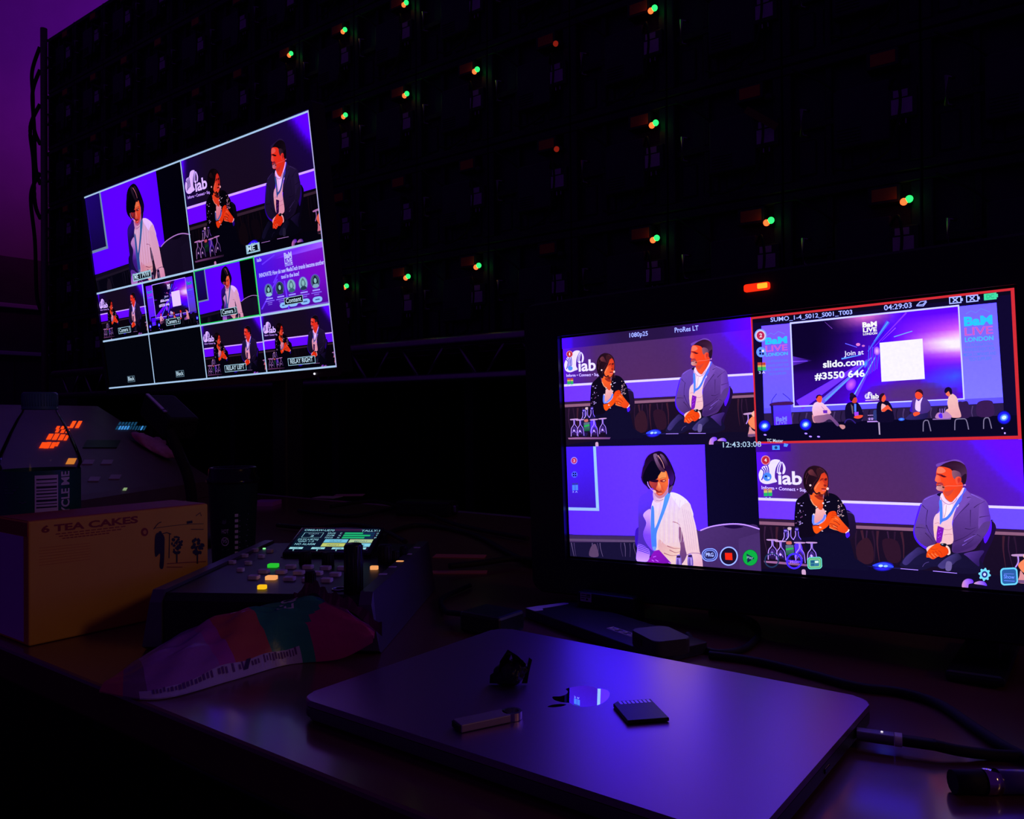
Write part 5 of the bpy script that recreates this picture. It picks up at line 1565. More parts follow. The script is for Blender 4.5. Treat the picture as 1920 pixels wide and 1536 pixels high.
p2 = p1 + dv * .0045
obj('collar', cyl_along(p1 + dv * .0004, p2, .0064, .0108, .0030), 'white_label', t, 'pale collar')
pe = [p2, at(1735, 1396, pz), at(1800, 1408, pz - .002), at(1870, 1416, z), at(1960, 1418, z), at(2080, 1410, z)]
obj('boot', cyl_along(p2, p2 + dv * .018, .0058, .0085, .0028), 'rubber', t)
obj('cord', tube(bmesh.new(), spline([p2 + dv * .016] + pe[2:], 8), .0034, 8), 'rubber', t)
obj('status_light', nbox(p0 + dv * .014 + Vector((-.0006, -.0006, .0031)), p0 + dv * .014 + Vector((.0006, .0006, .0037)), .0001), emit('pin_light', (.9, .8, 1.0), 1.0), t, 'tiny white light')
cable('cable', 'black cable arching across the desk behind the laptop\u2019s right corner', [at(1330, 1228, z), at(1420, 1240, z), at(1520, 1264, z), at(1610, 1288, z), at(1690, 1298, z), at(1760, 1320, z), at(1830, 1366, z), at(1890, 1404, z), at(1990, 1450, z)], .0034)
t = thing('cable_joiner', 'shiny metal and dark plastic cable joiner at the right edge of the desk', 'connector')
p0, p1 = at(1786, 1466, z + .003), at(1960, 1466, z + .003)
dv = (p1 - p0).normalized()
obj('sleeve', tube(bmesh.new(), [p0, p0 + dv * .016], .0062, 14), 'rubber', t)
obj('coupling', tube(bmesh.new(), [p0 + dv * .0162, p0 + dv * .0235], [.0068, .0068], 18), 'chrome', t, 'bright metal coupling')
obj('sleeve', tube(bmesh.new(), [p0 + dv * .0237, p0 + dv * .055], .0062, 14), mat('clear_sleeve', (.20, .19, .30), .2, 0, .8), t)

# ------------------------------------------------------------------ camera controller
FR = Vector((-.5158, .4786, DESK))
CYAW = math.atan2(.107, .169)
cw, cd = .200, .258
t = thing('camera_controller', 'black camera remote controller with lit buttons, small colour display and joystick', 'controller', FR, (0, 0, CYAW))
def loc(p):                          # world point -> controller coordinates (x to the left is negative, y to the back)
    q = p - FR
    c_, s_ = math.cos(-CYAW), math.sin(-CYAW)
    return Vector((q.x * c_ - q.y * s_, q.x * s_ + q.y * c_, q.z))
prof = [(.004, .0005), (.0, .004), (.0, .044), (.006, .050), (cd - .004, .0545), (cd, .050), (cd, .0005)]
bm = bmesh.new()
A = [bm.verts.new((-cw + .012, y, zz)) for y, zz in prof]; B = [bm.verts.new((-.012, y, zz)) for y, zz in prof]
for i in range(len(prof)):
    j = (i + 1) % len(prof)
    bm.faces.new((A[i], A[j], B[j], B[i]))
bm.faces.new(A); bm.faces.new(B[::-1])
obj('housing', bm, 'black_plastic', t)
side = [(.004, .0005), (-.002, .004), (-.002, .043), (.004, .053), (cd - .002, .0575), (cd + .002, .052), (cd + .002, .0005)]
for x0, x1, bx in ((-cw, -cw + .012, -1), (-.012, 0, 1)):
    bm = bmesh.new()
    lo_ = x0 if bx < 0 else x1       # outer face leans: wide at the foot, chamfered at the top
    inner_ = x1 if bx < 0 else x0
    P1 = [bm.verts.new((inner_, y, zz)) for y, zz in side]
    P2 = [bm.verts.new((lo_ + bx * (.006 if zz < .03 else -.001) , y, zz)) for y, zz in side]
    for i in range(len(side)):
        j = (i + 1) % len(side)
        bm.faces.new((P1[i], P1[j], P2[j], P2[i]))
    bm.faces.new(P1); bm.faces.new(P2[::-1])
    obj('side_cheek', bm, mat('cheek', (.16, .13, .19), .36, .6, noise=.1) if bx < 0 else bpy.data.materials['cheek'], t)
M['key_off'] = mat('key_off', (.75, .66, .80), .5, noise=.05)
M['key_green'] = emit('key_green', (.02, .52, .03), 1.0)
M['key_orange'] = emit('key_orange', (.90, .36, .12), 1.0)
M['key_yellow'] = emit('key_yellow', (.95, .52, .01), 1.0)
def top_z(y):
    return .050 + .0045 * (y - .006) / .242
def c8(x, y): return (360 + x / 3.84, 860 + y / 3.839)
keys = [(585, 763, 'green', 1), (710, 770, 0, 1), (835, 772, 0, 1), (962, 778, 0, 1), (1085, 780, 0, 1), (518, 800, 0, 1), (643, 803, 0, 1), (770, 808, 0, 1), (902, 812, 0, 1), (1032, 820, 0, 1),
        (445, 838, 0, 1), (572, 842, 'orange', 1), (703, 848, 0, 1), (835, 853, 0, 1), (970, 857, 0, 1), (505, 903, 'yellow', .75),
        (455, 663, 0, .7), (560, 668, 0, .7), (380, 698, 0, .7), (500, 702, 0, .7), (290, 740, 0, .7), (405, 745, 0, .7), (350, 790, 0, .7),
        (1620, 655, 0, .72), (1560, 698, 0, .72), (1497, 745, 'orange', .75), (1370, 738, 0, .72), (1312, 778, 'orange', .75), (1445, 782, 0, .75), (1375, 830, 0, .78)]
for x, y, kd, s_ in keys:
    p = loc(at(*c8(x, y), DESK + .0545))
    w_, h_ = .0105 * s_, .0082 * s_
    zt = top_z(p.y)
    bm = prism(bmesh.new(), rrect(w_, h_, .0018, 4, p.x, p.y), zt - .001, zt + .0032, bev=.0005)
    obj('button', bm, 'key_' + (kd or 'off'), t, ('lit %s button' % kd) if kd else None)
p = loc(at(*c8(520, 638), DESK + .056))
obj('indicator_light', prism(bmesh.new(), rrect(.0032, .0022, .0008, 4, p.x, p.y), top_z(p.y) - .001, top_z(p.y) + .0012), emit('indicator', (.25, .9, .3), 1.2), t, 'small green light')
# colour display leaning back
A0, A1 = loc(at(541, 1040, DESK + .055)), loc(at(688, 1042, DESK + .055))
lw_, ly = (A1.x - A0.x), (A0.y + A1.y) / 2
tilt = R(17)
ld_ = .054
dp = obj('display', xform(box(bmesh.new(), (-.005, -.006, -.006), (lw_ + .005, ld_ + .006, -.0002), .002), Matrix.Identity(4)), 'black_gloss', t, 'small tilted colour display')
hb = bmesh.new()
hp_ = [(ly - .006, .052), (ly - .006, .0535), (ly + .050, .0690), (ly + .064, .0690), (ly + .070, .052)]
ha = [hb.verts.new((A0.x - .006, y, zz)) for y, zz in hp_]; hc = [hb.verts.new((A1.x + .006, y, zz)) for y, zz in hp_]
for i in range(5):
    hb.faces.new((ha[i], ha[(i + 1) % 5], hc[(i + 1) % 5], hc[i]))
hb.faces.new(ha); hb.faces.new(hc[::-1])
obj('display_hood', hb, 'black_plastic', t)
dp.location = (A0.x, ly, .0600)
dp.rotation_euler = (tilt, 0, 0)
LQ = [(585, 991), (706, 997), (684, 1040), (545, 1034)]
d = Draw(homography(LQ, UNIT), lambda u, v, l: (u * lw_, ld_ * (1 - v), .0002 + l), step=3e-6, clip=False)
d.uv()
d.grid(lambda u, v: lerp((6, 20, 40), (26, 16, 46), u), 4, 3)
T1 = (140, 200, 220)
d.rect(.0, -.02, 1, .12, (12, 20, 40)); d.rect(.42, .0, .78, .10, (50, 24, 60))
d.text('C002:AW-UE70', (.02, .10), (.42, .12), .085, T1, .012); d.text('TALLY:1', (.78, .13), (1.02, .12), .085, T1, .012)
d.line([(.05, .19), (.30, .19), (.30, .42), (.05, .42), (.05, .19)], .008, T1)
d.text('CAM', (.11, .27), (.24, .27), .05, (120, 150, 180)); d.text('2', (.155, .39), (.20, .39), .085, T1, .01)
for k_, (s_, q) in enumerate((('IRIS', 'C'), ('ZOOM', 'N'), ('FOCUS', 'N'))):
    yy = .245 + .105 * k_
    d.text(s_, (.36, yy), (.46, yy), .065, T1, .008); d.text(q, (.52, yy), (.545, yy), .065, T1, .008)
    d.rect(.58, yy - .08, .98, yy + .012, (16, 44, 80)); d.rect(.58, yy - .07, .58 + (.24, .35, .29)[k_], yy + .004, (30, 176, 110))
for k_, s_ in enumerate('OTP'):
    d.text(s_, (1.0, .24 + .105 * k_), (1.025, .24 + .105 * k_), .06, T1, .008)
d.text('[AW-UE70]', (.03, .54), (.29, .55), .07, T1, .006); d.text('GRP 1-5', (.05, .64), (.25, .64), .07, T1, .006); d.text('NO ALARM', (.03, .77), (.29, .77), .08, T1, .01)
for x, y, c, s_ in ((.38, .50, (110, 190, 220), 'GROUP'), (.70, .50, (170, 196, 150), 'MENU'), (.38, .68, (190, 200, 110), 'PRESET'), (.70, .68, (130, 206, 230), 'TRACE')):
    d.rect(x, y, x + .30, y + .155, c); d.text(s_, (x + .07, y + .12), (x + .23, y + .12), .06, (50, 90, 110), .006)
for x in (.0, .28, .54, .80):
    d.rect(x, .87, x + .17, .955, (150, 214, 226)); d.text('CAM', (x + .04, .94), (x + .12, .94), .05, (60, 100, 120), .004)
for x in (.06, .36, .60):
    d.text('1', (x, 1.02), (x + .015, 1.02), .05, T1, .01); 
d.build('display_picture', 'screen_text', dp)
# knobs and sticks
def knob(px, py, r_, h_, name, mt='rubber'):
    p = loc(at(px, py, DESK + .0545))
    zt = top_z(p.y)
    bm = lathe(bmesh.new(), [(0, zt - .001), (r_, zt - .001), (r_, zt + h_ * .5), (r_ * .96, zt + h_ - .0015), (r_ * .86, zt + h_), (0, zt + h_)], 28, cx=p.x, cy=p.y)
    for k_ in range(14):
        a = 2 * PI * k_ / 14
        tube(bm, [(p.x + r_ * math.cos(a), p.y + r_ * math.sin(a), zt), (p.x + r_ * .98 * math.cos(a), p.y + r_ * .98 * math.sin(a), zt + h_ - .002)], .0006, 5)
    obj(name, bm, mt, t)
knob(572, 1054, .0058, .0130, 'dial'); knob(615, 1056, .0058, .0130, 'dial')
knob(663, 1102, .0080, .043, 'joystick', mat('joystick_black', (.012, .012, .015), .32, noise=.2))
knob(582, 1100, .0045, .018, 'rocker')
knob(722, 1052, .007, .019, 'dial'); knob(741, 1050, .004, .012, 'dial'); knob(757, 1042, .004, .012, 'dial')
p = loc(at(637, 1098, DESK + .054))
obj('bezel_ring', tube(bmesh.new(), [(p.x + .0065 * math.cos(2 * PI * q / 20), p.y + .0065 * math.sin(2 * PI * q / 20), top_z(p.y) + .0006) for q in range(20)], .0008, 6, closed=True), 'steel', t)

# ------------------------------------------------------------------ box of tea cakes
BX, BY0, BY1, BZ = -.785, .3135, .4915, .8620
M['cake_card'] = mat('cake_card', (.82, .44, .045), .6, noise=.06, scale=30)
M['cake_red'] = mat('cake_red', (.45, .05, .03), .6, noise=.06)
M['cake_lilac'] = mat('cake_lilac', (.78, .62, .80), .6, noise=.05)
t = thing('cake_box', 'yellow cardboard box lettered 6 TEA CAKES standing at the left of the desk', 'box', (BX, BY0, DESK))
bm = box(bmesh.new(), (-.068, 0, .0003), (0, BY1 - BY0, BZ - DESK), .0015, 2)
obj('carton', bm, 'cake_card', t)
bm = box(bmesh.new(), (-.0675, .001, BZ - DESK - .0008), (-.0035, BY1 - BY0 - .001, BZ - DESK + .0006), .0004)
obj('top_flap', bm, 'cake_red', t, 'dark red top flap')
bm = box(bmesh.new(), (-.064, -.0006, .003), (-.010, .0008, BZ - DESK - .014), .0003)
obj('end_panel', bm, 'cake_lilac', t, 'pale lilac end panel')
bm = box(bmesh.new(), (-.0675, -.0005, BZ - DESK - .0135), (-.001, .0008, BZ - DESK - .001), .0003)
obj('end_band', bm, 'cake_red', t, 'dark red band')
def face_map(px, py):
    d_ = ray(px, py)
    p = CAM + d_ * (BX / d_.x)
    return ((p.y - BY0) / (BY1 - BY0), (BZ - p.z) / (BZ - DESK))
d = Draw(face_map, lambda u, v, l: (.0002 + l, u * (BY1 - BY0), (1 - v) * (BZ - DESK)), step=3e-6)
d.fr(0, 930, 4.8)
RED, INK = (150, 20, 24), (40, 14, 44)
d.text('6 TEA CAKES', (372, 332), (1242, 240), 58, RED, .035)
for a, b, y in ((500, 1140, 345), (530, 1100, 368), (560, 990, 390)):
    for k_ in range(12):
        x0 = a + (b - a) * k_ / 12
        d.line([(x0, y - (x0 - 500) * .115), (x0 + (b - a) / 12 * .78, y - (x0 + (b - a) / 12 * .78 - 500) * .115)], 9, (170, 50, 30))
for k_ in range(7):
    d.line([(350, 470 + 26 * k_), (810, 425 + 24 * k_)], 4, (214, 120, 40))
d.ell(1300, 325, 32, 38, RED, n=18); d.ell(1302, 326, 16, 20, (220, 150, 60), n=14)
# little scene printed on the right: a figure by a post, two trees
d.s([(1395, 365), (1430, 330), (1475, 360), (1480, 440), (1470, 640), (1435, 640), (1440, 520), (1395, 545)], INK)
d.ell(1440, 335, 16, 20, INK, n=12)
d.line([(1445, 345), (1500, 330), (1540, 345)], 8, INK)
d.line([(1525, 340), (1520, 560)], 7, INK)
rnd = random.Random(5)
for cx_, cy_, n_ in ((1590, 440, 26), (1775, 450, 34)):
    for k_ in range(n_):
        a, q = rnd.uniform(0, 2 * PI), rnd.random() ** .5
        d.ell(cx_ + 50 * q * math.cos(a), cy_ + 75 * q * math.sin(a), rnd.uniform(8, 20), rnd.uniform(8, 16), INK, a, 8)
    d.line([(cx_, cy_ + 60), (cx_, cy_ + 160)], 12, INK)
d.line([(1380, 300), (1420, 250), (1450, 235)], 7, INK, 3); d.line([(1390, 290), (1640, 258), (1830, 250)], 4, INK, 3); d.line([(1680, 240), (1730, 232)], 22, INK); d.line([(1760, 180), (1800, 150), (1810, 180)], 6, INK)
d.line([(1500, 610), (1650, 600), (1850, 590)], 6, (150, 40, 40)); d.line([(1500, 640), (1640, 640)], 6, (150, 40, 40))
d.line([(1715, 300), (1830, 300)], 5, INK)
d.build('print', 'ink', t, 'dark red lettering and printed scene')

# ------------------------------------------------------------------ bottle
bc = Vector((-.9415, .388, DESK))
t = thing('bottle', 'clear plastic bottle with a green label and cap behind the yellow box', 'bottle', bc)
M['clear'] = bpy.data.materials.new('clear_plastic')
M['clear'].use_nodes = True
nt = M['clear'].node_tree
nt.nodes.remove(nt.nodes['Principled BSDF'])
tr, gl, mx, lw = (nt.nodes.new('ShaderNode' + q) for q in ('BsdfTransparent', 'BsdfGlossy', 'MixShader', 'LayerWeight'))
tr.inputs[0].default_value = (.90, .90, .92, 1)
gl.inputs['Roughness'].default_value = .06
lw.inputs['Blend'].default_value = .09
nt.links.new(lw.outputs['Fresnel'], mx.inputs[0]); nt.links.new(tr.outputs[0], mx.inputs[1]); nt.links.new(gl.outputs[0], mx.inputs[2])
nt.links.new(mx.outputs[0], nt.nodes['Material Output'].inputs[0])
br = .0405
prof = [(0, .004), (.028, .0), (.036, .003), (br, .012), (br, .045), (br - .002, .05), (br, .056), (br - .002, .09), (br - .002, .152), (br, .156), (br - .0005, .160), (.036, .172), (.0285, .190), (.022, .204), (.0172, .212), (.0160, .216)]
obj('flask', lathe(bmesh.new(), prof, 64), 'clear', t)
bm = lathe(bmesh.new(), [(0, .2335), (.0155, .2335), (.0172, .232), (.0172, .2165), (.0176, .2160), (.0176, .2145), (.0150, .2145)], 48)
for k_ in range(40):
    a = 2 * PI * k_ / 40
    tube(bm, [(.0172 * math.cos(a), .0172 * math.sin(a), .218), (.0172 * math.cos(a), .0172 * math.sin(a), .231)], .0004, 4)
obj('cap', bm, mat('cap_green', (.06, .16, .20), .4), t)
lb0, lb1 = .098, .150
bm = lathe(bmesh.new(), [(br - .0012, lb0), (br - .0012, lb1)], 64)
lab = obj('label', bm, mat('label_green', (.012, .115, .085), .4, noise=.08, scale=60), t, 'dark green label')
fa = math.atan2(-bc.y, -bc.x)          # direction from the bottle towards the viewer
def cyl_place(u, v, l):                # u: angle across the near half, v: down the label
    a = fa + (u - .5) * PI
    rr = br - .0009 + l
    return (rr * math.cos(a), rr * math.sin(a), lb1 - v * (lb1 - lb0))
d = Draw(lambda x, y: (x, y), cyl_place, step=4e-6)
d.uv()
WL = (232, 214, 250)
for i in range(8):
    d.rect(.46 + i * .022, .09, .46 + (i + 1) * .022, .90, WL)
for y, h_ in ((.16, .03), (.24, .02), (.31, .045), (.39, .02), (.45, .03), (.52, .02), (.58, .045), (.66, .02), (.72, .03)):
    for i in range(7):
        d.rect(.472 + i * .022, y, .472 + (i + 1) * .022, y + h_, (46, 20, 76))
d.text('RECYCLE ME', (.735, 1.30), (.735, .03), .072, (235, 235, 255), .03, (-1, 0))
for k_, (x, y, w_) in enumerate(((.2, .3, .14), (.2, .36, .12), (.34, .6, .02), (.36, .62, .02), (.38, .6, .02), (.2, .42, .1))):
    d.rect(x, y, x + w_, y + .03, (70, 90, 110))
d.build('label_print', 'ink', lab)

# ------------------------------------------------------------------ paper cup
cc = at(438, 1074, DESK)
t = thing('paper_cup', 'dark green takeaway paper cup with printed tick boxes behind the controller', 'cup', (cc.x, cc.y, DESK))
M['cup_green'] = mat('cup_green', (.012, .050, .046), .5, noise=.1)
obj('wall', lathe(bmesh.new(), [(0, .002), (.0245, .002), (.0252, 0), (.0258, .001), (.0315, .121), (.0322, .122), (.031, .120), (.0, .119)], 56), 'cup_green', t)
obj('lid', lathe(bmesh.new(), [(.0335, .119), (.0342, .121), (.0335, .124), (.0315, .125), (.0305, .137), (.0295, .139), (.0275, .139), (.0265, .133), (0, .133)], 56), 'black_gloss', t)
fc = math.atan2(-cc.y, -cc.x)
def cup_place(u, v, l):
    zz = .118 - v * .112
    rr = .0258 + (.0315 - .0258) * (zz - .001) / .120 + .00015 + l
    a = fc + (u - .5) * PI
    return (rr * math.cos(a), rr * math.sin(a), zz)
d = Draw(lambda x, y: (x, y), cup_place, step=4e-6)
d.uv()
P_ = (225, 220, 245)
for k_ in range(8):
    y = .335 + k_ * .062
    d.rect(.52, y, .565, y + .034, P_); d.line([(.58, y + .02), (.72 - .012 * (k_ % 3), y + .012)], .010, (130, 134, 170))
d.s([(.345, .44), (.36, .40), (.385, .41), (.40, .39), (.405, .43), (.38, .45)], (96, 100, 120))
d.text('HOT', (.335, .555), (.435, .555), .045, P_, .02)
d.ring(.38, .65, .05, .045, .012, P_); d.text('95', (.345, .665), (.41, .665), .04, P_, .02); d.line([(.40, .60), (.432, .625)], .016, (110, 140, 60))
d.line([(.33, .74), (.44, .74)], .012, (80, 84, 110)); d.line([(.38, .90), (.38, .97), (.43, .97), (.43, .90), (.38, .90)], .008, (100, 100, 130))
d.build('print', 'ink', t)

# ------------------------------------------------------------------ snack bag leaning on the controller
ws, wd = Vector((.845, .533, 0)), Vector((-.533, .845, 0))
front = spline([(-.180, -.107, .001), (-.128, -.119, .001), (-.092, -.074, .001), (-.062, -.032, .001), (-.022, -.024, .004), (.006, -.024, .018)], 8)
back = spline([(-.1815, -.088, .003), (-.1790, -.050, .010), (-.150, -.022, .026), (-.100, -.0165, .041), (-.046, -.0130, .047), (.006, -.0150, .027)], 8)
n = len(front)
NU, NV = n - 1, 20
rnd = random.Random(21)
def bag_pt(i, j, lower=False):
    u, v = i / NU, j / NV
    p = front[i].lerp(back[i], v)
    puff = (.004 + .015 * min(1, u * 2)) * min(1, (1 - u) * 5) * math.sin(PI * min(1, v * 1.02)) ** .8
    w_ = min(1, u * 3) * math.sin(PI * v) ** .5 if 0 < j < NV else 0
    wr = .0022 * math.sin(19 * u + 7 * v) + .0018 * math.sin(41 * u - 13 * v) + .0012 * math.sin(30 * v + 9 * u)
    q = FR + ws * p.x + wd * p.y
    return Vector((q.x, q.y, DESK + max(.0012, p.z + puff + wr * w_)))
def bag_col(u, v):
    if v < .11 and .14 < u < .66:
        return (.56, .46, .72)
    if u < .10: return (.50, .05, .12)
    if u < .17: return (.22, .08, .22)
    if u < .38: return (.42, .15, .52)
    if u < .42: return (.52, .08, .42)
    if u < .54: return (.60, .12, .10)
    if u < .56: return (.46, .06, .24)
    if u < .70 + .30 * max(0, v - .30): return (.03, .34, .20) if v < .8 else (.05, .40, .18)
    return (.55, .03, .20)
V = [[bag_pt(i, j) for j in range(NV + 1)] for i in range(NU + 1)]
t = thing('snack_bag', 'crumpled plastic sweet bag in lilac, orange and green leaning on the controller', 'bag')
def bag_part(name, i0, i1, label, lo_v=0, hi_v=NV):
    vs, fs, ks, idx = [], [], [], {}
    def vid(i, j, lay):
        key = (i, j, lay)
        if key not in idx:
            idx[key] = len(vs)
            p = V[i][j]
            vs.append(tuple(p) if lay == 0 else (p.x, p.y, max(DESK + .0004, p.z - .0008)))
        return idx[key]
    for i in range(i0, i1):
        for j in range(lo_v, hi_v):
            q = [(i, j), (i + 1, j), (i + 1, j + 1), (i, j + 1)]
            for lay in (0, 1):
                f = [vid(a, b, lay) for a, b in q]
                fs.append(tuple(f if lay == 0 else f[::-1]))
                for _ in range(4):
                    ks.append(bag_col((i + .5) / NU, (j + .5) / NV))
    me = bpy.data.meshes.new(name)
    me.from_pydata(vs, [], fs)
    ca = me.color_attributes.new('ink', 'FLOAT_COLOR', 'CORNER')
    ca.data.foreach_set('color', [x for k_ in ks for x in (*k_, 1.0)])
    me.polygons.foreach_set('use_smooth', [True] * len(me.polygons))
    me.materials.append(M['ink_gloss'])
    o = bpy.data.objects.new(name, me); C.objects.link(o); o.parent = t; o['label'] = label
cut = int(NU * .72)
bag_part('film', 0, cut, 'lilac, orange and green film')
bag_part('twisted_end', cut, NU, 'pink twisted end')
bm = bmesh.new()                        # crimped clear seal sticking up
pts = [V[int(NU * .74)][NV] + Vector((0, 0, .001)), V[int(NU * .78)][NV - 2] + Vector((.003, .0, .010)), V[int(NU * .84)][NV - 3] + Vector((.004, -.002, .006)), V[int(NU * .92)][NV - 4] + Vector((.004, -.002, .008)), V[NU][NV - 2] + Vector((.006, .002, .002))]
sp = spline(pts, 6)
lo_ = [bm.verts.new(p - Vector((0, 0, .006))) for p in sp]; hi_ = [bm.verts.new(p + Vector((0, 0, .004 + .0022 * math.sin(i * 1.9)))) for i, p in enumerate(sp)]
for i in range(len(sp) - 1):
    bm.faces.new((lo_[i], lo_[i + 1], hi_[i + 1], hi_[i]))
bmesh.ops.solidify(bm, geom=bm.faces[:], thickness=.0006)
obj('seal', bm, mat('seal_film', (.50, .12, .28), .28, 0, .6, bump=.4), t, smooth=True)
def bag_place(u, v, l):
    fi, fj = max(0, min(NU - 1e-4, u * NU)), max(0, min(NV - 1e-4, v * NV))
    i, j = int(fi), int(fj); a, b = fi - i, fj - j
    p = (V[i][j] * (1 - a) + V[i + 1][j] * a) * (1 - b) + (V[i][j + 1] * (1 - a) + V[i + 1][j + 1] * a) * b
    return (p.x, p.y, p.z + .0008 + l)
d = Draw(lambda x, y: (x, y), bag_place, step=4e-6)
d.uv()
for s_, u_, v_ in (('E', .625, .55), ('S', .65, .68), ('O', .67, .82)):
    d.text(s_, (u_, v_ - .02), (u_ + .01, v_ + .085), .060, (225, 232, 245), .0, (1, .12))
d.build('lettering', 'ink', t)
d = Draw(lambda x, y: (x, y), bag_place, step=4e-6)
d.uv()
rnd = random.Random(2)
for k_ in range(46):
    u_ = .17 + k_ * .0105
    if rnd.random() < .8:
        d.line([(u_, .035 + .01 * rnd.random()), (u_ + .001, .075 + .02 * rnd.random())], .004 + .003 * rnd.random(), (110, 50, 130))
d.poly([(.44, .03), (.455, .03), (.475, .10), (.46, .10)], (60, 20, 90))
d.build('small_print', 'ink', t)

# ------------------------------------------------------------------ lighting console on the left
Ac, Bc = Vector((-1.52, .47, DESK)), Vector((-1.79, .98, DESK))
e_ = (Bc - Ac).normalized()
cl = (Bc - Ac).length
t = thing('lighting_desk', 'sloping grey lighting desk with lit orange and blue keys behind the bottle', 'console', Ac, (0, 0, math.atan2(e_.y, e_.x)))
KD, KH0, KH1 = .335, .050, .2387
bm = bmesh.new()
pr = [(0, .0005), (0, KH0 - .01), (.012, KH0), (KD, KH1), (KD + .03, KH1), (KD + .03, .0005)]
A = [bm.verts.new((-.35, y, zz)) for y, zz in pr]; B = [bm.verts.new((.84, y, zz)) for y, zz in pr]
for i in range(len(pr)):
    j = (i + 1) % len(pr)
    bm.faces.new((A[i], A[j], B[j], B[i]))
bm.faces.new(A); bm.faces.new(B[::-1])
M['console_grey'] = mat('console_grey', (.13, .075, .11), .5, noise=.2, scale=20)
obj('housing', bm, 'console_grey', t)
sl = math.atan2(KH1 - KH0, KD - .012)
mt_c = Matrix.Translation(Ac) @ Matrix.Rotation(math.atan2(e_.y, e_.x), 4, 'Z') @ Matrix.Translation((0, .012, KH0)) @ Matrix.Rotation(sl, 4, 'X')
nrm = (mt_c.to_3x3() @ Vector((0, 0, 1))).normalized()
mt_i = mt_c.inverted()
slope = Matrix.Translation((0, .012, KH0)) @ Matrix.Rotation(sl, 4, 'X')
M['key_red_lit'] = emit('key_red_lit', (1.0, .07, .008), 1.3)
M['key_blue_lit'] = emit('key_blue_lit', (.05, .30, .75), .9)
M['key_blue_dim'] = emit('key_blue_dim', (.01, .07, .16), .7)
def con_key(px, py, wpx, hpx, mt, name='key', lab=None, skew=0.55):
    """a key whose outline in the photograph is a slanted bar"""
    P4 = [(px - wpx / 2 - skew * hpx / 2, py + hpx / 2), (px + wpx / 2 - skew * hpx / 2, py + hpx / 2), (px + wpx / 2 + skew * hpx / 2, py - hpx / 2), (px - wpx / 2 + skew * hpx / 2, py - hpx / 2)]
    pts = [mt_i @ on_plane(x, y, mt_c.translation, nrm) for x, y in P4]
    bm = bmesh.new()
    lo_ = [bm.verts.new(slope @ Vector((p.x, p.y, -.002))) for p in pts]; hi_ = [bm.verts.new(slope @ Vector((p.x, p.y, .003))) for p in pts]
    bm.faces.new(hi_); bm.faces.new(lo_[::-1])
    for i in range(4):
        bm.faces.new((lo_[i], lo_[(i + 1) % 4], hi_[(i + 1) % 4], hi_[i]))
    obj(name, bm, mt, t, lab)
for x, y, w_, h_ in ((136, 797, 7, 11), (147, 797, 7, 11), (108, 803, 6, 4), (117, 803, 6, 4), (125, 804, 6, 4), (107, 809, 6, 4), (117, 810, 7, 4), (126, 810, 6, 4), (93, 820, 9, 9), (104, 820, 9, 10), (115, 821, 9, 9), (124, 822, 6, 8), (80, 836, 9, 9), (89, 836, 9, 10), (99, 836, 8, 9), (107, 834, 5, 6)):
    con_key(x, y, w_, h_, 'key_red_lit', 'key', 'lit orange key')
for k_ in range(11):
    con_key(219 + k_ * 5.2, 803, 3.4, 5, 'key_blue_lit' if k_ in (1, 2, 3, 4, 9) else 'key_blue_dim', 'key', 'lit blue key')
for k_ in range(6):
    con_key(224 + k_ * 6, 795, 4, 3.5, 'key_blue_dim', 'key', 'dim blue key')
con_key(12, 921, 34, 4, 'lamp_amber', 'key', 'lit amber key', .5); con_key(8, 926, 20, 5, 'lamp_amber', 'key', 'lit amber key', .5)
con_key(133, 866, 16, 9, emit('key_amber', (.85, .26, .04), .9), 'key', 'round amber key', .5)
M['console_black'] = mat('console_black', (.015, .013, .02), .4)
con_key(190, 834, 64, 14, 'console_black', 'palm_rest', 'black recessed strip')
for x, y in ((165, 868), (200, 868), (176, 900), (215, 896)):
    con_key(x, y, 20, 8, mat('fader_cap', (.34, .20, .32), .5) if x == 165 else bpy.data.materials['fader_cap'], 'fader')
con_key(234, 918, 7, 2.4, emit('pin_green', (.35, .5, .25), .6), 'key', 'tiny pale light')
# crumpled cloth on the desk
p = on_plane(285, 845, mt_c.translation, nrm)
cb_ = mt_i @ p
t2 = thing('cloth', 'crumpled dusky pink cloth lying on the lighting desk', 'cloth', p + nrm * .001, (mt_c.to_euler()))
bm = bmesh.new()
bmesh.ops.create_icosphere(bm, subdivisions=3, radius=1)
rnd = random.Random(8)
for v in bm.verts:
    a = math.atan2(v.co.y, v.co.x)
    f = 1 + .2 * math.sin(3 * a + 1) + .14 * math.sin(7 * a + 5 * v.co.z) + rnd.uniform(-.06, .06)
    v.co = Vector((v.co.x * .034 * f, v.co.y * .058 * f * (1 - .45 * max(0, v.co.x)), max(.0006, (v.co.z * .5 + .5) * .03 * f)))
obj('fold', bm, mat('pink_cloth', (.55, .20, .42), .85, noise=.3, scale=80, bump=.5), t2, smooth=True)
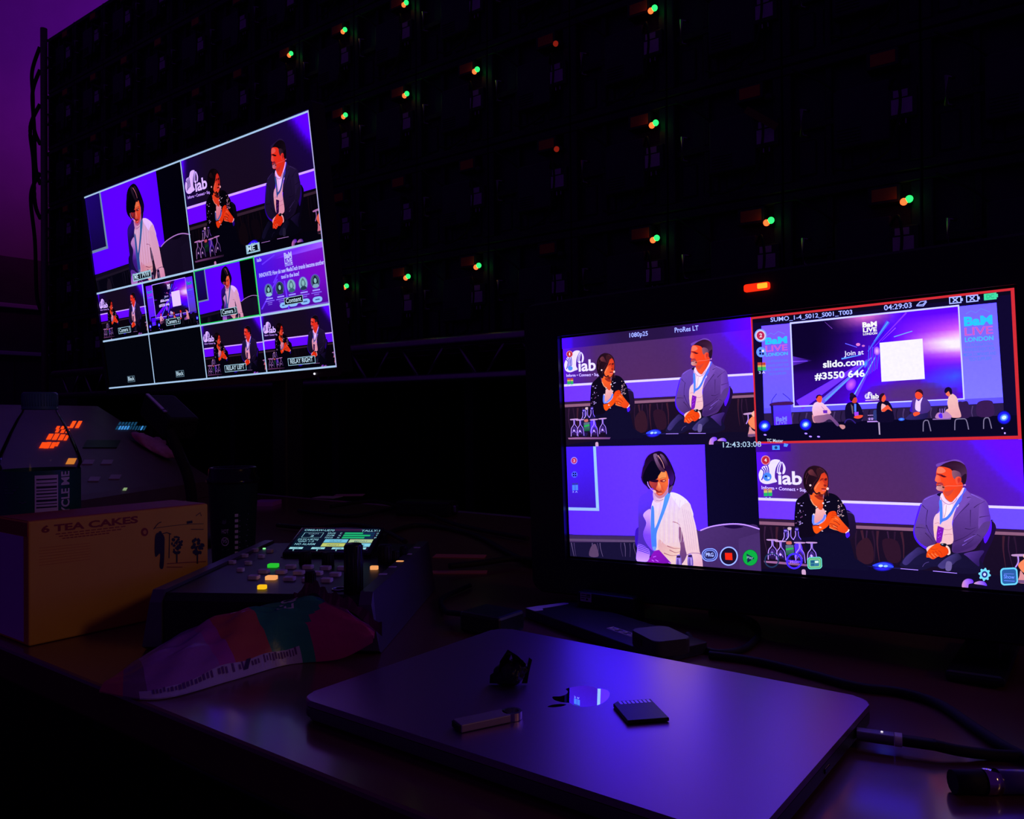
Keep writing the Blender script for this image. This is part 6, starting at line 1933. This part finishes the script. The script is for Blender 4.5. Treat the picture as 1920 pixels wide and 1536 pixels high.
# desk lamp / hooded gooseneck in front of the television
hp = at_y(292, 757, .70)
t = thing('gooseneck_lamp', 'black hooded gooseneck lamp standing dark in front of the television', 'lamp', (hp.x + .07, .72, DESK))
o_ = Vector((hp.x + .07, .72, DESK))
obj('base', lathe(bmesh.new(), [(0, .0004), (.045, .0004), (.047, .006), (.040, .014), (.012, .018), (0, .018)], 32), 'black_matte', t)
neck = spline([(0, 0, .016), (.004, 0, .06), (.0, -.005, .11), (-.02, -.01, .15), hp - o_ + Vector((.020, .0, -.012))], 8)
obj('neck', tube(bmesh.new(), neck, .0085, 10), 'black_matte', t)
a0, a1 = at_y(277, 740, .70) - o_, at_y(312, 774, .70) - o_
bm = bmesh.new()
dv = (a1 - a0); ln = dv.length; dv.normalize()
q = dv.to_track_quat('X', 'Z').to_matrix().to_4x4()
box(bm, (-.004, -.004, -.040), (ln + .02, .05, -.0005), .005)
xform(bm, Matrix.Translation(a0) @ q)
obj('hood', bm, 'black_matte', t)
bm = box(bmesh.new(), (0, -.0045, -.0003), (ln, .0015, .0022), .0006)
xform(bm, Matrix.Translation(a0) @ q)
obj('lit_hood_edge', bm, mat('lit_edge_pale', (.50, .40, .56), .35, .6), t, 'lit hood edge in a paler colour')  # highlight along the black hood's edge, put into a pale strip

# ------------------------------------------------------------------ cables, papers behind the controller
def slip(name, label, cat, px, py, w_, h_, yaw, material, th=.0006, group=None, tilt=0):
    p = at(px, py, DESK)
    o = obj(name, nbox((-w_ / 2, -h_ / 2, .0002), (w_ / 2, h_ / 2, th)), material)
    o.location = p; o.rotation_euler = (tilt, 0, R(yaw))
    return tag(o, label, cat, group)
M['paper_red_lit'] = mat('paper_red_lit', (.70, .22, .16), .7, noise=.1)  # whitish paper with the red-orange light on it put into the colour
M['paper_pink'] = mat('paper_pink', (.62, .30, .36), .7, noise=.1)
slip('note', 'folded red-lit paper lying right behind the camera controller', 'paper', 862, 1044, .075, .026, 30, 'paper_red_lit', .0012)
slip('note', 'second reddish paper slip nearer the controller\u2019s right side', 'paper', 852, 1074, .085, .020, 36, 'paper_red_lit', .0010)
slip('sticky_pad', 'small violet sticky note pad lying beyond the paper cup', 'note pad', 500, 947, .050, .060, 34, mat('pad_violet', (.52, .10, .62), .6), .010)
slip('note', 'dusky pink paper slip among the cables at the back of the desk', 'paper', 655, 929, .075, .050, 40, 'paper_pink', .0012)
slip('note', 'greyish paper slip left of the pink one at the back of the desk', 'paper', 614, 933, .06, .05, 20, 'paper', .0012)
z = DESK + .0042
for k_, pts in enumerate(([(700, 1010), (780, 985), (880, 1000), (960, 1040), (1010, 1062)], [(560, 958), (660, 968), (760, 952), (860, 985), (990, 1010)], [(520, 985), (590, 990), (660, 984), (720, 996), (760, 1016)],
                          [(842, 1062), (900, 1056), (960, 1048), (1010, 1052)], [(620, 950), (700, 940), (780, 955), (850, 940)])):
    cable('cable', ('black cable running from behind the controller towards the recorder', 'long black cable crossing the middle of the desk', 'black cable bunched behind the small display',
                    'black cable between the two red-lit papers', 'rearmost black cable near the back edge of the desk')[k_], [at(x, y, z + .0018 * k_) for x, y in pts], .004, group='cables behind the controller')
rnd = random.Random(4)
for k_ in range(6):
    p = at(470 + 50 * k_ + rnd.uniform(-8, 8), 966 + rnd.uniform(-8, 8), DESK)
    pass
t = thing('cable_adapter', 'dark boxy cable adapter lying in the dark middle of the desk', 'adapter', at(800, 966, DESK), (0, 0, R(20)))
obj('case', nbox((-.06, -.025, .0004), (.06, .025, .03), .004), 'black_plastic', t)
obj('socket', nbox((.0605, -.01, .008), (.068, .01, .022), .002), 'steel', t)
